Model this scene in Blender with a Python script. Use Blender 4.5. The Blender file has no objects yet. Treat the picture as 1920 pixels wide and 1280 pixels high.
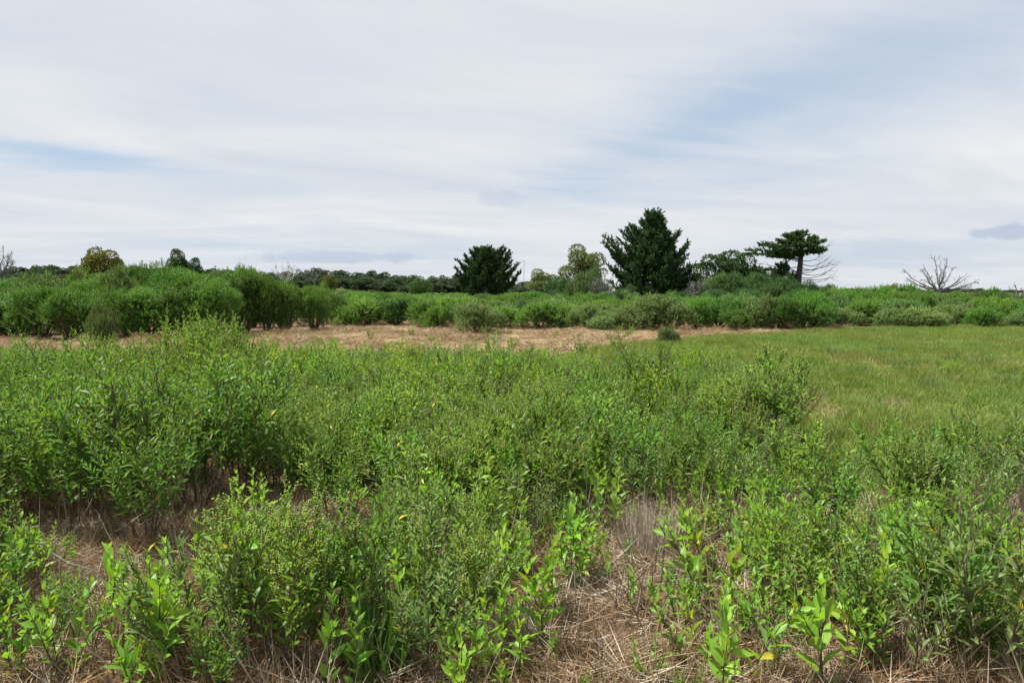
import bpy, math
import numpy as np
from mathutils import Vector, Matrix, Euler

R = math.radians
rng = np.random.default_rng(11)
sc = bpy.context.scene
col = sc.collection

# ------------------------------------------------------------------ camera
CAM_H = 1.6
F = 1280.0                       # focal length in pixels of the 1920 x 1280 photograph
HORIZON = 545.0
PITCH = math.atan((640 - HORIZON) / F)
cam_d = bpy.data.cameras.new('camera'); cam = bpy.data.objects.new('camera', cam_d); col.objects.link(cam)
cam_d.lens = 24; cam_d.sensor_width = 36; cam_d.clip_start = 0.05; cam_d.clip_end = 20000
cam.location = (0, 0, CAM_H); cam.rotation_euler = (R(90) - PITCH, 0, 0)
sc.camera = cam

# ------------------------------------------------------------------ sky and sun
SUN_EL, SUN_AZ = 63, -80         # azimuth from straight ahead, negative = to the left
SUN = Vector((math.sin(R(SUN_AZ)) * math.cos(R(SUN_EL)), math.cos(R(SUN_AZ)) * math.cos(R(SUN_EL)), math.sin(R(SUN_EL))))
sun_d = bpy.data.lights.new('sun', 'SUN'); sun_d.energy = 5.0; sun_d.angle = R(4); sun_d.color = (1.0, .955, .88)
sun_o = bpy.data.objects.new('sun', sun_d); col.objects.link(sun_o)
sun_o.rotation_euler = SUN.to_track_quat('Z', 'Y').to_euler()
sc.view_settings.view_transform = 'Standard'; sc.view_settings.look = 'None'
sc.view_settings.exposure = 1.08; sc.view_settings.gamma = 1.0
sc.cycles.max_bounces = 10; sc.cycles.diffuse_bounces = 5; sc.cycles.glossy_bounces = 2
sc.cycles.transmission_bounces = 4; sc.cycles.transparent_max_bounces = 8; sc.cycles.use_denoising = True


class NT:
    """small helper round a node tree"""
    def __init__(s, tree):
        s.t = tree; tree.nodes.clear()
    def n(s, kind, props=None, **inp):
        nd = s.t.nodes.new(kind)
        for k, v in (props or {}).items(): setattr(nd, k, v)
        for k, v in inp.items():
            key = int(k[1:]) if k[0] == '_' and k[1:].isdigit() else k.replace('_', ' ')
            if hasattr(v, 'is_output') or hasattr(v, 'links'): s.t.links.new(v, nd.inputs[key])
            else: nd.inputs[key].default_value = v
        return nd
    def math(s, op, a, b=0.0, c=None, clamp=False):
        nd = s.n('ShaderNodeMath', {'operation': op, 'use_clamp': clamp}, _0=a, _1=b)
        if c is not None: s.n  # unused third input
        return nd.outputs[0]
    def vmath(s, op, a, b=(0, 0, 0)):
        return s.n('ShaderNodeVectorMath', {'operation': op}, _0=a, _1=b).outputs[0]
    def ramp(s, fac, stops, interp='LINEAR'):
        nd = s.n('ShaderNodeValToRGB', Fac=fac); cr = nd.color_ramp; cr.interpolation = interp
        while len(cr.elements) < len(stops): cr.elements.new(.5)
        for e, (p, c) in zip(cr.elements, stops):
            e.position = p; e.color = (c, c, c, 1) if not hasattr(c, '__len__') else (*c[:3], 1)
        return nd.outputs[0]
    def mix(s, fac, a, b, mode='MIX'):
        nd = s.n('ShaderNodeMix', {'data_type': 'RGBA', 'blend_type': mode})
        for i, v in ((0, fac), (6, a), (7, b)):
            if hasattr(v, 'is_output') or hasattr(v, 'links'): s.t.links.new(v, nd.inputs[i])
            else: nd.inputs[i].default_value = v if i == 0 else (*v[:3], 1)
        return nd.outputs[2]
    def noise(s, vec, scale, detail=4, rough=.55, dist=0.0):
        return s.n('ShaderNodeTexNoise', None, Vector=vec, Scale=scale, Detail=detail, Roughness=rough, Distortion=dist).outputs[0]
    def maprange(s, v, a, b, c=0.0, d=1.0):
        nd = s.n('ShaderNodeMapRange', {'interpolation_type': 'SMOOTHSTEP'}, _0=v, _1=a, _2=b, _3=c, _4=d)
        return nd.outputs[0]


def pix_dir(x, y):
    u, v = (x - 960) / F, (640 - y) / F
    d = np.array([u, math.cos(PITCH) + v * math.sin(PITCH), -math.sin(PITCH) + v * math.cos(PITCH)])
    return d / np.linalg.norm(d)


world = bpy.data.worlds.new('World'); sc.world = world; world.use_nodes = True
w = NT(world.node_tree)
sky = w.n('ShaderNodeTexSky', {'sky_type': 'NISHITA', 'sun_disc': False, 'sun_elevation': R(SUN_EL), 'sun_rotation': R(SUN_AZ),
                               'air_density': 1.0, 'dust_density': .6, 'ozone_density': 1.6})
dirv = w.n('ShaderNodeTexCoord').outputs['Generated']
sep = w.n('ShaderNodeSeparateXYZ', None, _0=dirv)
zz = w.math('ADD', w.math('MAXIMUM', sep.outputs[2], 0.0), .09)
px_ = w.math('DIVIDE', sep.outputs[0], zz); py_ = w.math('DIVIDE', sep.outputs[1], zz)
flat = w.n('ShaderNodeCombineXYZ', None, _0=px_, _1=py_, _2=3.7).outputs[0]
rot = w.n('ShaderNodeVectorRotate', {'rotation_type': 'Z_AXIS'}, Vector=flat, Angle=R(-14)).outputs[0]
wisp = w.noise(w.vmath('MULTIPLY', rot, (.42, 1.0, 1)), .50, 8, .56, .9)
fine = w.noise(w.vmath('MULTIPLY', rot, (.45, 1.2, 1)), 2.1, 6, .6, .4)
veil = w.noise(w.vmath('MULTIPLY', flat, (.5, .8, 1)), .34, 4, .5, .3)
cov = w.math('ADD', w.math('MULTIPLY', wisp, .62), w.math('ADD', w.math('MULTIPLY', fine, .24), w.math('MULTIPLY', veil, .28)))
cover = w.maprange(cov, .36, .57, .62, 1.0)


def gap(px, py, wx, wz, tilt, amount):
    """a thinner place in the cloud: centre and half widths in radians of sky"""
    global cover
    c = pix_dir(px, py)
    d = w.vmath('SUBTRACT', dirv, tuple(c))
    d = w.n('ShaderNodeVectorRotate', {'rotation_type': 'Y_AXIS'}, Vector=d, Angle=tilt).outputs[0]
    d = w.vmath('MULTIPLY', d, (1 / wx, .8, 1 / wz))
    ln = w.n('ShaderNodeVectorMath', {'operation': 'LENGTH'}, _0=d).outputs['Value']
    ln = w.math('ADD', ln, w.math('MULTIPLY', w.math('SUBTRACT', wisp, .5), 1.6))
    ln = w.math('ADD', ln, w.math('MULTIPLY', w.math('SUBTRACT', fine, .5), .9))
    cover = w.math('SUBTRACT', cover, w.maprange(ln, 1.0, .1, 0.0, amount), clamp=True)


gap(1560, 150, .50, .15, R(14), .50)
gap(1250, 260, .30, .05, R(18), .22)
gap(140, 292, .20, .024, R(-3), .72)
gap(420, 345, .22, .03, R(0), .22)
gap(640, 470, .34, .022, R(0), .42)
gap(330, 455, .2, .016, R(0), .25)
gap(1620, 478, .16, .022, R(0), .45)
gap(1840, 500, .16, .018, R(0), .2)
lum = w.noise(w.vmath('MULTIPLY', rot, (.55, 1.0, 1)), .9, 8, .58, .8)
cloud_c = w.ramp(lum, [(.30, (6.15, 6.65, 7.4)), (.50, (6.95, 7.3, 7.75)), (.70, (7.9, 8.05, 8.2))])
blue = w.mix(.55, sky.outputs[0], (3.9, 5.7, 8.0))
skyc = w.mix(cover, blue, cloud_c)
# the two small low cumulus scraps
def scrap(px, py, wx, wz, amount):
    global skyc
    d = w.vmath('MULTIPLY', w.vmath('SUBTRACT', dirv, tuple(pix_dir(px, py))), (1 / wx, .8, 1 / wz))
    ln = w.n('ShaderNodeVectorMath', {'operation': 'LENGTH'}, _0=d).outputs['Value']
    nz = w.noise(dirv, 38, 5, .6)
    ln = w.math('ADD', ln, w.math('MULTIPLY', w.math('SUBTRACT', nz, .5), 1.5))
    skyc = w.mix(w.maprange(ln, 1.0, .45, 0.0, amount), skyc, (3.7, 4.6, 6.3))
scrap(1884, 436, .036, .011, .6)
scrap(940, 372, .05, .016, .25)
scrap(640, 482, .16, .010, .4)
bg = w.n('ShaderNodeBackground', None, Color=skyc, Strength=.0505)
w.t.links.new(bg.outputs[0], w.n('ShaderNodeOutputWorld').inputs[0])


# ------------------------------------------------------------------ geometry helpers
def ground_at(x, y):
    d = pix_dir(x, y); k = CAM_H / -d[2]
    return np.array([d[0] * k, d[1] * k])

def at(x, y, depth):
    d = pix_dir(x, y); k = depth / d[1]
    return np.array([0, 0, CAM_H]) + d * k

def to_pix(X, Y, Z):
    f = Y * math.cos(PITCH) - (Z - CAM_H) * math.sin(PITCH)
    u = Y * math.sin(PITCH) + (Z - CAM_H) * math.cos(PITCH)
    return 960 + F * X / f, 640 - F * u / f

def ss(a, b, x):
    t = np.clip((np.asarray(x, float) - a) / (b - a), 0, 1); return t * t * (3 - 2 * t)

def gz(x, y):
    x = np.asarray(x, float); y = np.asarray(y, float)
    near = .018 * np.sin(2.1 * x + 1.3 * y) + .016 * np.sin(3.7 * y - 1.9 * x + 1) + .012 * np.sin(6.1 * x + 2) * np.sin(5.3 * y)
    near = near * (1 - ss(40, 80, np.hypot(x, y)))
    k = -x / np.maximum(y, 1)
    return near + 5.0 * ss(200, 350, y) * ss(.0, .45, k)

def nrm(a):
    return a / np.maximum(np.linalg.norm(a, axis=-1, keepdims=True), 1e-9)

def frames(d, hint):
    """columns x (width), y (along d), z (normal near hint)"""
    y = nrm(d); z = nrm(hint - (hint * y).sum(-1, keepdims=True) * y); x = np.cross(y, z)
    return np.stack([x, y, z], -1)

def up_frames(d, roll):
    """columns x, y, z with z along d"""
    z = nrm(d); h = np.tile([[1., .03, .02]], (len(z), 1)); h[np.abs(z[:, 0]) > .9] = [0, 1, 0]
    x0 = nrm(np.cross(h, z)); y0 = np.cross(z, x0)
    c, s = np.cos(roll)[:, None], np.sin(roll)[:, None]
    return np.stack([x0 * c + y0 * s, y0 * c - x0 * s, z], -1)


class MB:
    def __init__(s): s.V, s.F, s.M, s.n = [], [], [], 0
    def add(s, V, Fc, mi=0):
        V = np.asarray(V, float).reshape(-1, 3); Fc = np.asarray(Fc, int).reshape(-1, 3)
        s.V.append(V); s.F.append(Fc + s.n); s.M.append(np.full(len(Fc), mi)); s.n += len(V)
    def place(s, T, mats, pos, mi=0):
        TV, TF = T; N = len(pos)
        if not N: return
        V = np.einsum('nij,kj->nki', mats, TV) + np.asarray(pos)[:, None, :]
        s.add(V, (TF[None] + (np.arange(N) * len(TV))[:, None, None]), mi)
    def tube(s, P, rad, sides=5, mi=0):
        P = np.asarray(P, float); n = len(P); rad = np.broadcast_to(rad, n)
        t = nrm(np.gradient(P, axis=0)); h = np.array([1., .1, .05]) if abs(t[0, 0]) < .8 else np.array([0, 1., .1])
        x = nrm(np.cross(t, h)); y = np.cross(t, x)
        a = np.arange(sides) / sides * 2 * math.pi
        ring = P[:, None] + rad[:, None, None] * (np.cos(a)[None, :, None] * x[:, None] + np.sin(a)[None, :, None] * y[:, None])
        i = np.arange(n - 1)[:, None] * sides; j = np.arange(sides)[None]; k = (j + 1) % sides
        q = np.stack([i + j, i + k, i + sides + k, i + sides + j], -1).reshape(-1, 4)
        s.add(ring, np.concatenate([q[:, [0, 1, 2]], q[:, [0, 2, 3]]]), mi)
    def mesh(s, name, mats):
        V = np.concatenate(s.V); Fc = np.concatenate(s.F); M = np.concatenate(s.M)
        me = bpy.data.meshes.new(name)
        me.vertices.add(len(V)); me.vertices.foreach_set('co', V.astype(np.float32).ravel())
        me.loops.add(len(Fc) * 3); me.loops.foreach_set('vertex_index', Fc.astype(np.int32).ravel())
        me.polygons.add(len(Fc)); me.polygons.foreach_set('loop_start', np.arange(len(Fc), dtype=np.int32) * 3)
        me.polygons.foreach_set('material_index', M.astype(np.int32))
        me.update(calc_edges=True)
        me.polygons.foreach_set('use_smooth', np.ones(len(Fc), bool))
        for m in (mats if isinstance(mats, (list, tuple)) else [mats]): me.materials.append(m)
        return me


def link(name, data, parent=None, loc=None, rot=None, scl=None, kind=None):
    o = bpy.data.objects.new(name, data); col.objects.link(o)
    if parent is not None: o.parent = parent
    if loc is not None: o.location = loc
    if rot is not None: o.rotation_euler = rot
    if scl is not None: o.scale = scl
    if kind: o['kind'] = kind
    return o

def tag(o, label, cat, group=None):
    o['label'] = label; o['category'] = cat
    if group: o['group'] = group
    return o

def thing(name, label, cat, loc, rz=0, scl=(1, 1, 1), group=None):
    return tag(link(name, None, None, tuple(loc), (0, 0, rz), scl), label, cat, group)

# templates ------------------------------------------------------------
def leaf_template(fold=.16, droop=.22):
    V = [(0, 0, 0), (-.38, .28, fold), (0, .30, 0), (.38, .28, fold), (-.46, .56, fold * .9), (0, .6, 0), (.46, .56, fold * .9), (0, 1, 0)]
    V = np.array(V, float); V[:, 2] -= droop * V[:, 1] ** 2
    return V, np.array([(0, 2, 1), (0, 3, 2), (1, 2, 5), (1, 5, 4), (2, 3, 6), (2, 6, 5), (4, 5, 7), (5, 6, 7)])

def scaled_leaf(T, L, W):
    V = T[0].copy(); V[:, 0] *= W; V[:, 2] *= (W + L) * .5; V[:, 1] *= L
    return V, T[1]

LEAF = leaf_template()
KITE = (np.array([(0, 0, 0), (-.5, .5, .16), (0, 1, -.1), (.5, .5, .16)], float), np.array([(0, 3, 2), (0, 2, 1)]))
BLADE = (np.array([(-.5, 0, 0), (.5, 0, 0), (-.4, .5, .06), (.4, .5, .06), (0, 1, .22)], float), np.array([(0, 1, 3), (0, 3, 2), (2, 3, 4)]))
BEAD = (np.array([(0, 0, .5), (.5, 0, 0), (0, .5, 0), (-.5, 0, 0), (0, -.5, 0), (0, 0, -.5)], float),
        np.array([(0, 1, 2), (0, 2, 3), (0, 3, 4), (0, 4, 1), (5, 2, 1), (5, 3, 2), (5, 4, 3), (5, 1, 4)]))

def put_leaves(mb, T, pos, d, hint, L, W, mi=0):
    fr = frames(np.asarray(d), np.asarray(hint))
    S = np.stack([np.asarray(W), np.asarray(L), (np.asarray(W) + np.asarray(L)) * .5], -1)
    mb.place(T, fr * S[:, None, :], pos, mi)

# ------------------------------------------------------------------ materials
def leaf_material(name, shades, trans=.32, rough=.5, spec=.3, obj_var=.34, hue0=.484):
    """shades: colours picked leaf by leaf; whole plants differ a little from one another"""
    m = bpy.data.materials.new(name); m.use_nodes = True; t = NT(m.node_tree)
    isl = t.n('ShaderNodeNewGeometry').outputs['Random Per Island']
    k = len(shades); c = t.ramp(isl, [(i / max(k - 1, 1), s) for i, s in enumerate(shades)])
    rnd = t.n('ShaderNodeObjectInfo').outputs['Random']
    val = t.math('ADD', t.math('MULTIPLY', rnd, obj_var), 1 - obj_var * .5)
    hue = t.math('ADD', t.math('MULTIPLY', t.math('FRACT', t.math('MULTIPLY', rnd, 7.31)), .03), hue0)
    c = t.n('ShaderNodeHueSaturation', None, Hue=hue, Saturation=1.0, Value=val, Color=c).outputs[0]
    mot = t.noise(t.n('ShaderNodeTexCoord').outputs['Object'], 34.0, 3, .6)
    c = t.mix(t.maprange(mot, .35, .7, 0.0, .34), c, t.n('ShaderNodeHueSaturation', None, Hue=.49, Saturation=.86, Value=.72, Color=c).outputs[0])
    under = t.n('ShaderNodeHueSaturation', None, Hue=.5, Saturation=.74, Value=1.18, Color=c).outputs[0]
    c2 = t.mix(t.n('ShaderNodeNewGeometry').outputs['Backfacing'], c, under)
    bs = t.n('ShaderNodeBsdfPrincipled', None, Base_Color=c2, Roughness=rough)
    bs.inputs['Specular IOR Level'].default_value = spec
    tc = t.n('ShaderNodeHueSaturation', None, Hue=.488, Saturation=1.1, Value=1.25, Color=c).outputs[0]
    tr = t.n('ShaderNodeBsdfTranslucent', None, Color=tc)
    mx = t.n('ShaderNodeMixShader', None, _0=trans, _1=bs.outputs[0], _2=tr.outputs[0])
    t.t.links.new(mx.outputs[0], t.n('ShaderNodeOutputMaterial').inputs[0])
    return m

def bark_material(name, a, b, scale=30, rough=.9):
    m = bpy.data.materials.new(name); m.use_nodes = True; t = NT(m.node_tree)
    co = t.n('ShaderNodeTexCoord').outputs['Object']
    nz = t.noise(t.vmath('MULTIPLY', co, (1, 1, .25)), scale, 5, .65)
    c = t.ramp(nz, [(.3, a), (.7, b)])
    bs = t.n('ShaderNodeBsdfPrincipled', None, Base_Color=c, Roughness=rough)
    bp = t.n('ShaderNodeBump', None, Strength=.5, Distance=.02, Height=nz)
    t.t.links.new(bp.outputs[0], bs.inputs['Normal'])
    t.t.links.new(bs.outputs[0], t.n('ShaderNodeOutputMaterial').inputs[0])
    return m

def plain_material(name, c, rough=.6):
    m = bpy.data.materials.new(name); m.use_nodes = True; t = NT(m.node_tree)
    nz = t.noise(t.n('ShaderNodeTexCoord').outputs['Object'], .3, 4)
    cc = t.ramp(nz, [(.3, tuple(v * .85 for v in c)), (.7, c)])
    bs = t.n('ShaderNodeBsdfPrincipled', None, Base_Color=cc, Roughness=rough)
    t.t.links.new(bs.outputs[0], t.n('ShaderNodeOutputMaterial').inputs[0])
    return m

M = {}
YEL = (.42, .33, .03)
M['elder'] = leaf_material('elder_leaf', [(0.084, 0.209, 0.022), (0.104, 0.261, 0.028), (0.128, 0.319, 0.034), (0.165, 0.270, 0.060), (0.093, 0.232, 0.025), (0.151, 0.377, 0.040), (0.116, 0.290, 0.031), (0.130, 0.220, 0.050), (0.090, 0.260, 0.035)], .44, .46, .3, .36, .469)
M['elder_fresh'] = leaf_material('elder_fresh_leaf', [(0.114, 0.248, 0.024), (0.142, 0.310, 0.031), (0.174, 0.380, 0.037), (0.200, 0.330, 0.060), (0.126, 0.276, 0.027), (0.205, 0.448, 0.044), (0.158, 0.345, 0.034), (0.140, 0.280, 0.050), (0.120, 0.320, 0.030)], .44, .46, .3, .36, .469)
M['elder_deep'] = leaf_material('elder_deep_leaf', [(0.063, 0.173, 0.019), (0.079, 0.216, 0.024), (0.097, 0.264, 0.030), (0.120, 0.220, 0.050), (0.070, 0.192, 0.022), (0.114, 0.312, 0.035), (0.088, 0.240, 0.027), (0.100, 0.180, 0.045), (0.070, 0.220, 0.030)], .44, .46, .3, .36, .469)
M['elder_olive'] = leaf_material('elder_olive_leaf', [(.10, .185, .04), (.13, .225, .05), (.17, .265, .07), (.12, .2, .05), (.2, .28, .09)], .4, .5, .3, .36, .485)
M['yellow_leaf'] = leaf_material('yellow_leaf', [(0.360, 0.320, 0.030), (0.480, 0.420, 0.050)], .3, hue0=.5)
M['flower'] = leaf_material('elder_flower', [(.24, .36, .06), (.32, .42, .08)], .3, .6)
M['shrub_dark'] = leaf_material('shrub_dark_leaf', [(0.040, 0.103, 0.011), (0.059, 0.155, 0.016), (0.086, 0.224, 0.023), (0.066, 0.172, 0.018)], .30, .5, .3, .75, .484)
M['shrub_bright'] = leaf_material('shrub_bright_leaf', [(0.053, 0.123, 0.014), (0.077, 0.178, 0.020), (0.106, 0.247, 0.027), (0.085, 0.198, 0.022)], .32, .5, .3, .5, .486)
M['shrub_olive'] = leaf_material('shrub_olive_leaf', [(0.068, 0.117, 0.027), (0.095, 0.162, 0.038), (0.131, 0.225, 0.053), (0.105, 0.180, 0.042)], .28, .5, .35, .5, .486)
M['cedar'] = leaf_material('cedar_leaf', [(0.028, 0.065, 0.017), (0.045, 0.106, 0.027), (0.068, 0.159, 0.041), (0.035, 0.083, 0.021)], .12, .65, .15, .15)
M['cedar_green'] = leaf_material('cedar_green_leaf', [(.034, .088, .018), (.050, .12, .024), (.066, .15, .030)], .15, .65, .15, .1)
M['oak_far'] = leaf_material('oak_far_leaf', [(.034, .062, .026), (.046, .082, .032), (.060, .100, .040), (.040, .070, .028)], .15, .7, .15, .45)
M['oak_green'] = leaf_material('oak_green_leaf', [(0.023, 0.053, 0.010), (0.036, 0.082, 0.015), (0.049, 0.111, 0.020)], .25, .6, .2, .2)
M['oak_olive'] = leaf_material('oak_olive_leaf', [(.085, .115, .028), (.12, .15, .04), (.15, .18, .05)], .25, .6, .2, .2)
M['yellow_tree'] = leaf_material('yellowing_leaf', [(0.100, 0.115, 0.020), (0.150, 0.150, 0.024), (0.100, 0.120, 0.020), (0.200, 0.170, 0.026)], .25, .6, .2, .2)
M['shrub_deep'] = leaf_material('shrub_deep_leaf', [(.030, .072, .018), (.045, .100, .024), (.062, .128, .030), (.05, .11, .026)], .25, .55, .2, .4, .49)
M['red_shrub'] = leaf_material('reddish_leaf', [(0.075, 0.045, 0.020), (0.110, 0.045, 0.025), (0.060, 0.060, 0.020), (0.050, 0.080, 0.020)], .25, .6, .2, .2)
M['stem'] = bark_material('elder_stem', (.055, .04, .025), (.15, .11, .06), 60)
M['green_stem'] = bark_material('elder_green_stem', (.09, .12, .035), (.14, .17, .05), 60)
M['bark'] = bark_material('tree_bark', (.028, .022, .018), (.075, .060, .050), 8)
M['grey_bark'] = bark_material('weathered_wood', (.07, .066, .066), (.19, .18, .175), 8)
M['tan_stalk'] = bark_material('tan_stalk', (.16, .11, .065), (.36, .27, .17), 25)
M['pale_bark'] = bark_material('bleached_wood', (.28, .27, .26), (.50, .48, .46), 8)
M['dead'] = leaf_material('dead_grass', [(0.130, 0.068, 0.028), (0.220, 0.122, 0.053), (0.300, 0.185, 0.090), (0.170, 0.090, 0.039), (0.370, 0.260, 0.150), (0.250, 0.145, 0.066)], .18, .75, .15, .35, .492)
M['straw'] = leaf_material('mown_straw', [(0.250, 0.175, 0.092), (0.350, 0.265, 0.155), (0.480, 0.375, 0.235), (0.280, 0.200, 0.108), (0.170, 0.110, 0.056)], .15, .7, .2, .3, .492)
M['grey_straw'] = leaf_material('grey_straw', [(.30, .25, .19), (.42, .36, .28), (.24, .19, .13)], .15, .75, .15, .2, .492)
M['meadow'] = leaf_material('meadow_grass', [(0.098, 0.182, 0.008), (0.130, 0.208, 0.010), (0.165, 0.220, 0.014), (0.108, 0.190, 0.009), (0.180, 0.212, 0.020), (0.082, 0.175, 0.009)], .3, .6, .2, .35)
M['meadow_deep'] = leaf_material('tussock_grass', [(.055, .125, .018), (.08, .16, .024), (.10, .19, .03)], .3, .6, .2, .2)
M['dead_stalk'] = leaf_material('dead_stalk', [(.07, .045, .028), (.13, .09, .055), (.22, .17, .12)], .05, .85, .1, .3, .495)
M['white_metal'] = plain_material('white_metal', (.72, .74, .76), .4)

# ------------------------------------------------------------------ zones (pixel outlines laid on the ground)
def poly(pts): return np.array([ground_at(x, y) for x, y in pts])

def inside(P, X, Y):
    r = np.zeros(np.shape(X), bool); n = len(P)
    for i in range(n):
        (x1, y1), (x2, y2) = P[i], P[(i + 1) % n]
        c = ((y1 > Y) != (y2 > Y))
        with np.errstate(divide='ignore', invalid='ignore'):
            r ^= c & (X < (x2 - x1) * (Y - y1) / (y2 - y1) + x1)
    return r

STRIP = poly([(-420, 700), (-100, 690), (300, 690), (480, 688), (800, 684), (1020, 668), (1150, 648), (1300, 634), (1420, 627), (1540, 622), (1610, 617),
              (1500, 608), (1150, 612), (900, 604), (640, 600), (480, 624), (120, 636), (-420, 640)])
MEADOW = poly([(1040, 670), (1150, 650), (1300, 634), (1420, 627), (1540, 622), (1620, 616), (1700, 613), (1960, 611), (2500, 608), (2700, 890), (1960, 905), (1760, 915), (1650, 935), (1540, 925), (1490, 870), (1440, 785), (1360, 730), (1240, 694)])

# ------------------------------------------------------------------ ground
def graded(lim_in, step, lim_out, n):
    a = np.arange(0, lim_in + 1e-6, step); b = lim_in * (lim_out / lim_in) ** (np.arange(1, n + 1) / n)
    return np.concatenate([a, b])
gxp = graded(30, .4, 9000, 30); gx = np.concatenate([-gxp[:0:-1], gxp])
gy = np.concatenate([[-9000, -2500, -600, -150, -40, -12, -5], graded(44, .4, 9000, 40)])
XX, YY = np.meshgrid(gx, gy); ZZ = gz(XX, YY)
nx, ny = len(gx), len(gy)
i = (np.arange(ny - 1)[:, None] * nx + np.arange(nx - 1)[None]).ravel()
mb = MB(); mb.add(np.stack([XX, YY, ZZ], -1).reshape(-1, 3), np.concatenate([np.stack([i, i + 1, i + nx + 1], -1), np.stack([i, i + nx + 1, i + nx], -1)]))
m = bpy.data.materials.new('ground'); m.use_nodes = True; t = NT(m.node_tree)
pos = t.n('ShaderNodeTexCoord').outputs['Object']
n1 = t.noise(pos, .35, 5, .6); n2 = t.noise(pos, 9.0, 6, .7); n3 = t.noise(t.vmath('MULTIPLY', pos, (1, .4, 1)), 60, 4, .7)
zone = t.n('ShaderNodeVertexColor', {'layer_name': 'cover'}).outputs[0]
zs = t.n('ShaderNodeSeparateColor', None, _0=zone)
soil = t.ramp(n2, [(.25, (.040, .026, .015)), (.5, (.085, .055, .030)), (.75, (.16, .105, .058))])
soil = t.mix(t.math('MULTIPLY', n3, .4), soil, (.20, .135, .078))
straw = t.ramp(n2, [(.25, (.20, .13, .07)), (.5, (.36, .25, .14)), (.8, (.50, .37, .22))])
grass = t.ramp(n2, [(.25, (.055, .075, .014)), (.5, (.08, .115, .018)), (.8, (.13, .15, .03))])
scrub = t.ramp(n1, [(.3, (.045, .07, .02)), (.7, (.085, .11, .035))])
c = t.mix(zs.outputs[0], soil, straw); c = t.mix(zs.outputs[1], c, grass); c = t.mix(zs.outputs[2], c, scrub)
bs = t.n('ShaderNodeBsdfPrincipled', None, Base_Color=c, Roughness=.95)
bs.inputs['Specular IOR Level'].default_value = .1
bp = t.n('ShaderNodeBump', None, Strength=.8, Distance=.03, Height=t.math('ADD', n2, t.math('MULTIPLY', n3, .5)))
t.t.links.new(bp.outputs[0], bs.inputs['Normal']); t.t.links.new(bs.outputs[0], t.n('ShaderNodeOutputMaterial').inputs[0])
gm = mb.mesh('ground', m)
zc = np.zeros((nx * ny, 4), np.float32); zc[:, 3] = 1
fx, fy = XX.ravel(), YY.ravel()
zc[:, 0] = inside(STRIP, fx, fy); zc[:, 1] = inside(MEADOW, fx, fy)
zc[:, 2] = ss(34, 46, np.hypot(fx * .5, fy))
ca = gm.color_attributes.new('cover', 'FLOAT_COLOR', 'POINT'); ca.data.foreach_set('color', zc.ravel())
link('ground', gm, kind='structure')['label'] = 'flat ground of brown soil and thatch reaching the horizon'


# ------------------------------------------------------------------ scattered stuff through geometry nodes
def scatter_stuff(name, label, cat, protos, P, rotz, scl, tilt=.12, pick=None):
    pc = bpy.data.collections.new(name + '_pieces')
    for k, me in enumerate(protos): pc.objects.link(bpy.data.objects.new('%s_piece_%02d' % (name, k), me))
    N = len(P); me = bpy.data.meshes.new(name); me.vertices.add(N)
    me.vertices.foreach_set('co', np.asarray(P, np.float32).ravel())
    def attr(n, ty, key, v): me.attributes.new(n, ty, 'POINT').data.foreach_set(key, np.asarray(v).ravel())
    rt = np.stack([rng.normal(0, tilt, N), rng.normal(0, tilt, N), rotz], -1).astype(np.float32)
    attr('turn', 'FLOAT_VECTOR', 'vector', rt); attr('size', 'FLOAT_VECTOR', 'vector', np.asarray(scl, np.float32))
    attr('pick', 'INT', 'value', (rng.integers(0, len(protos), N) if pick is None else np.asarray(pick)).astype(np.int32))
    ng = bpy.data.node_groups.new(name, 'GeometryNodeTree')
    ng.interface.new_socket('Geometry', in_out='INPUT', socket_type='NodeSocketGeometry')
    ng.interface.new_socket('Geometry', in_out='OUTPUT', socket_type='NodeSocketGeometry')
    nn, L = ng.nodes, ng.links
    gi, go = nn.new('NodeGroupInput'), nn.new('NodeGroupOutput')
    ci = nn.new('GeometryNodeCollectionInfo'); ci.inputs['Collection'].default_value = pc
    ci.inputs['Separate Children'].default_value = True; ci.inputs['Reset Children'].default_value = True
    iop = nn.new('GeometryNodeInstanceOnPoints'); iop.inputs['Pick Instance'].default_value = True
    def na(n, ty):
        a = nn.new('GeometryNodeInputNamedAttribute'); a.data_type = ty; a.inputs['Name'].default_value = n
        return a.outputs['Attribute']
    e2r = nn.new('FunctionNodeEulerToRotation')
    L.new(na('turn', 'FLOAT_VECTOR'), e2r.inputs[0]); L.new(e2r.outputs[0], iop.inputs['Rotation'])
    L.new(na('size', 'FLOAT_VECTOR'), iop.inputs['Scale']); L.new(na('pick', 'INT'), iop.inputs['Instance Index'])
    L.new(gi.outputs[0], iop.inputs['Points']); L.new(ci.outputs[0], iop.inputs['Instance']); L.new(iop.outputs[0], go.inputs[0])
    o = link(name, me, kind='stuff'); tag(o, label, cat)
    o.modifiers.new('scatter', 'NODES').node_group = ng
    return o


def sample(n, x0, x1, y0, y1):
    return rng.uniform(x0, x1, n), rng.uniform(y0, y1, n)

def in_view(X, Y, margin=1.15): return np.abs(X) < (.75 * Y + .6) * margin

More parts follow.
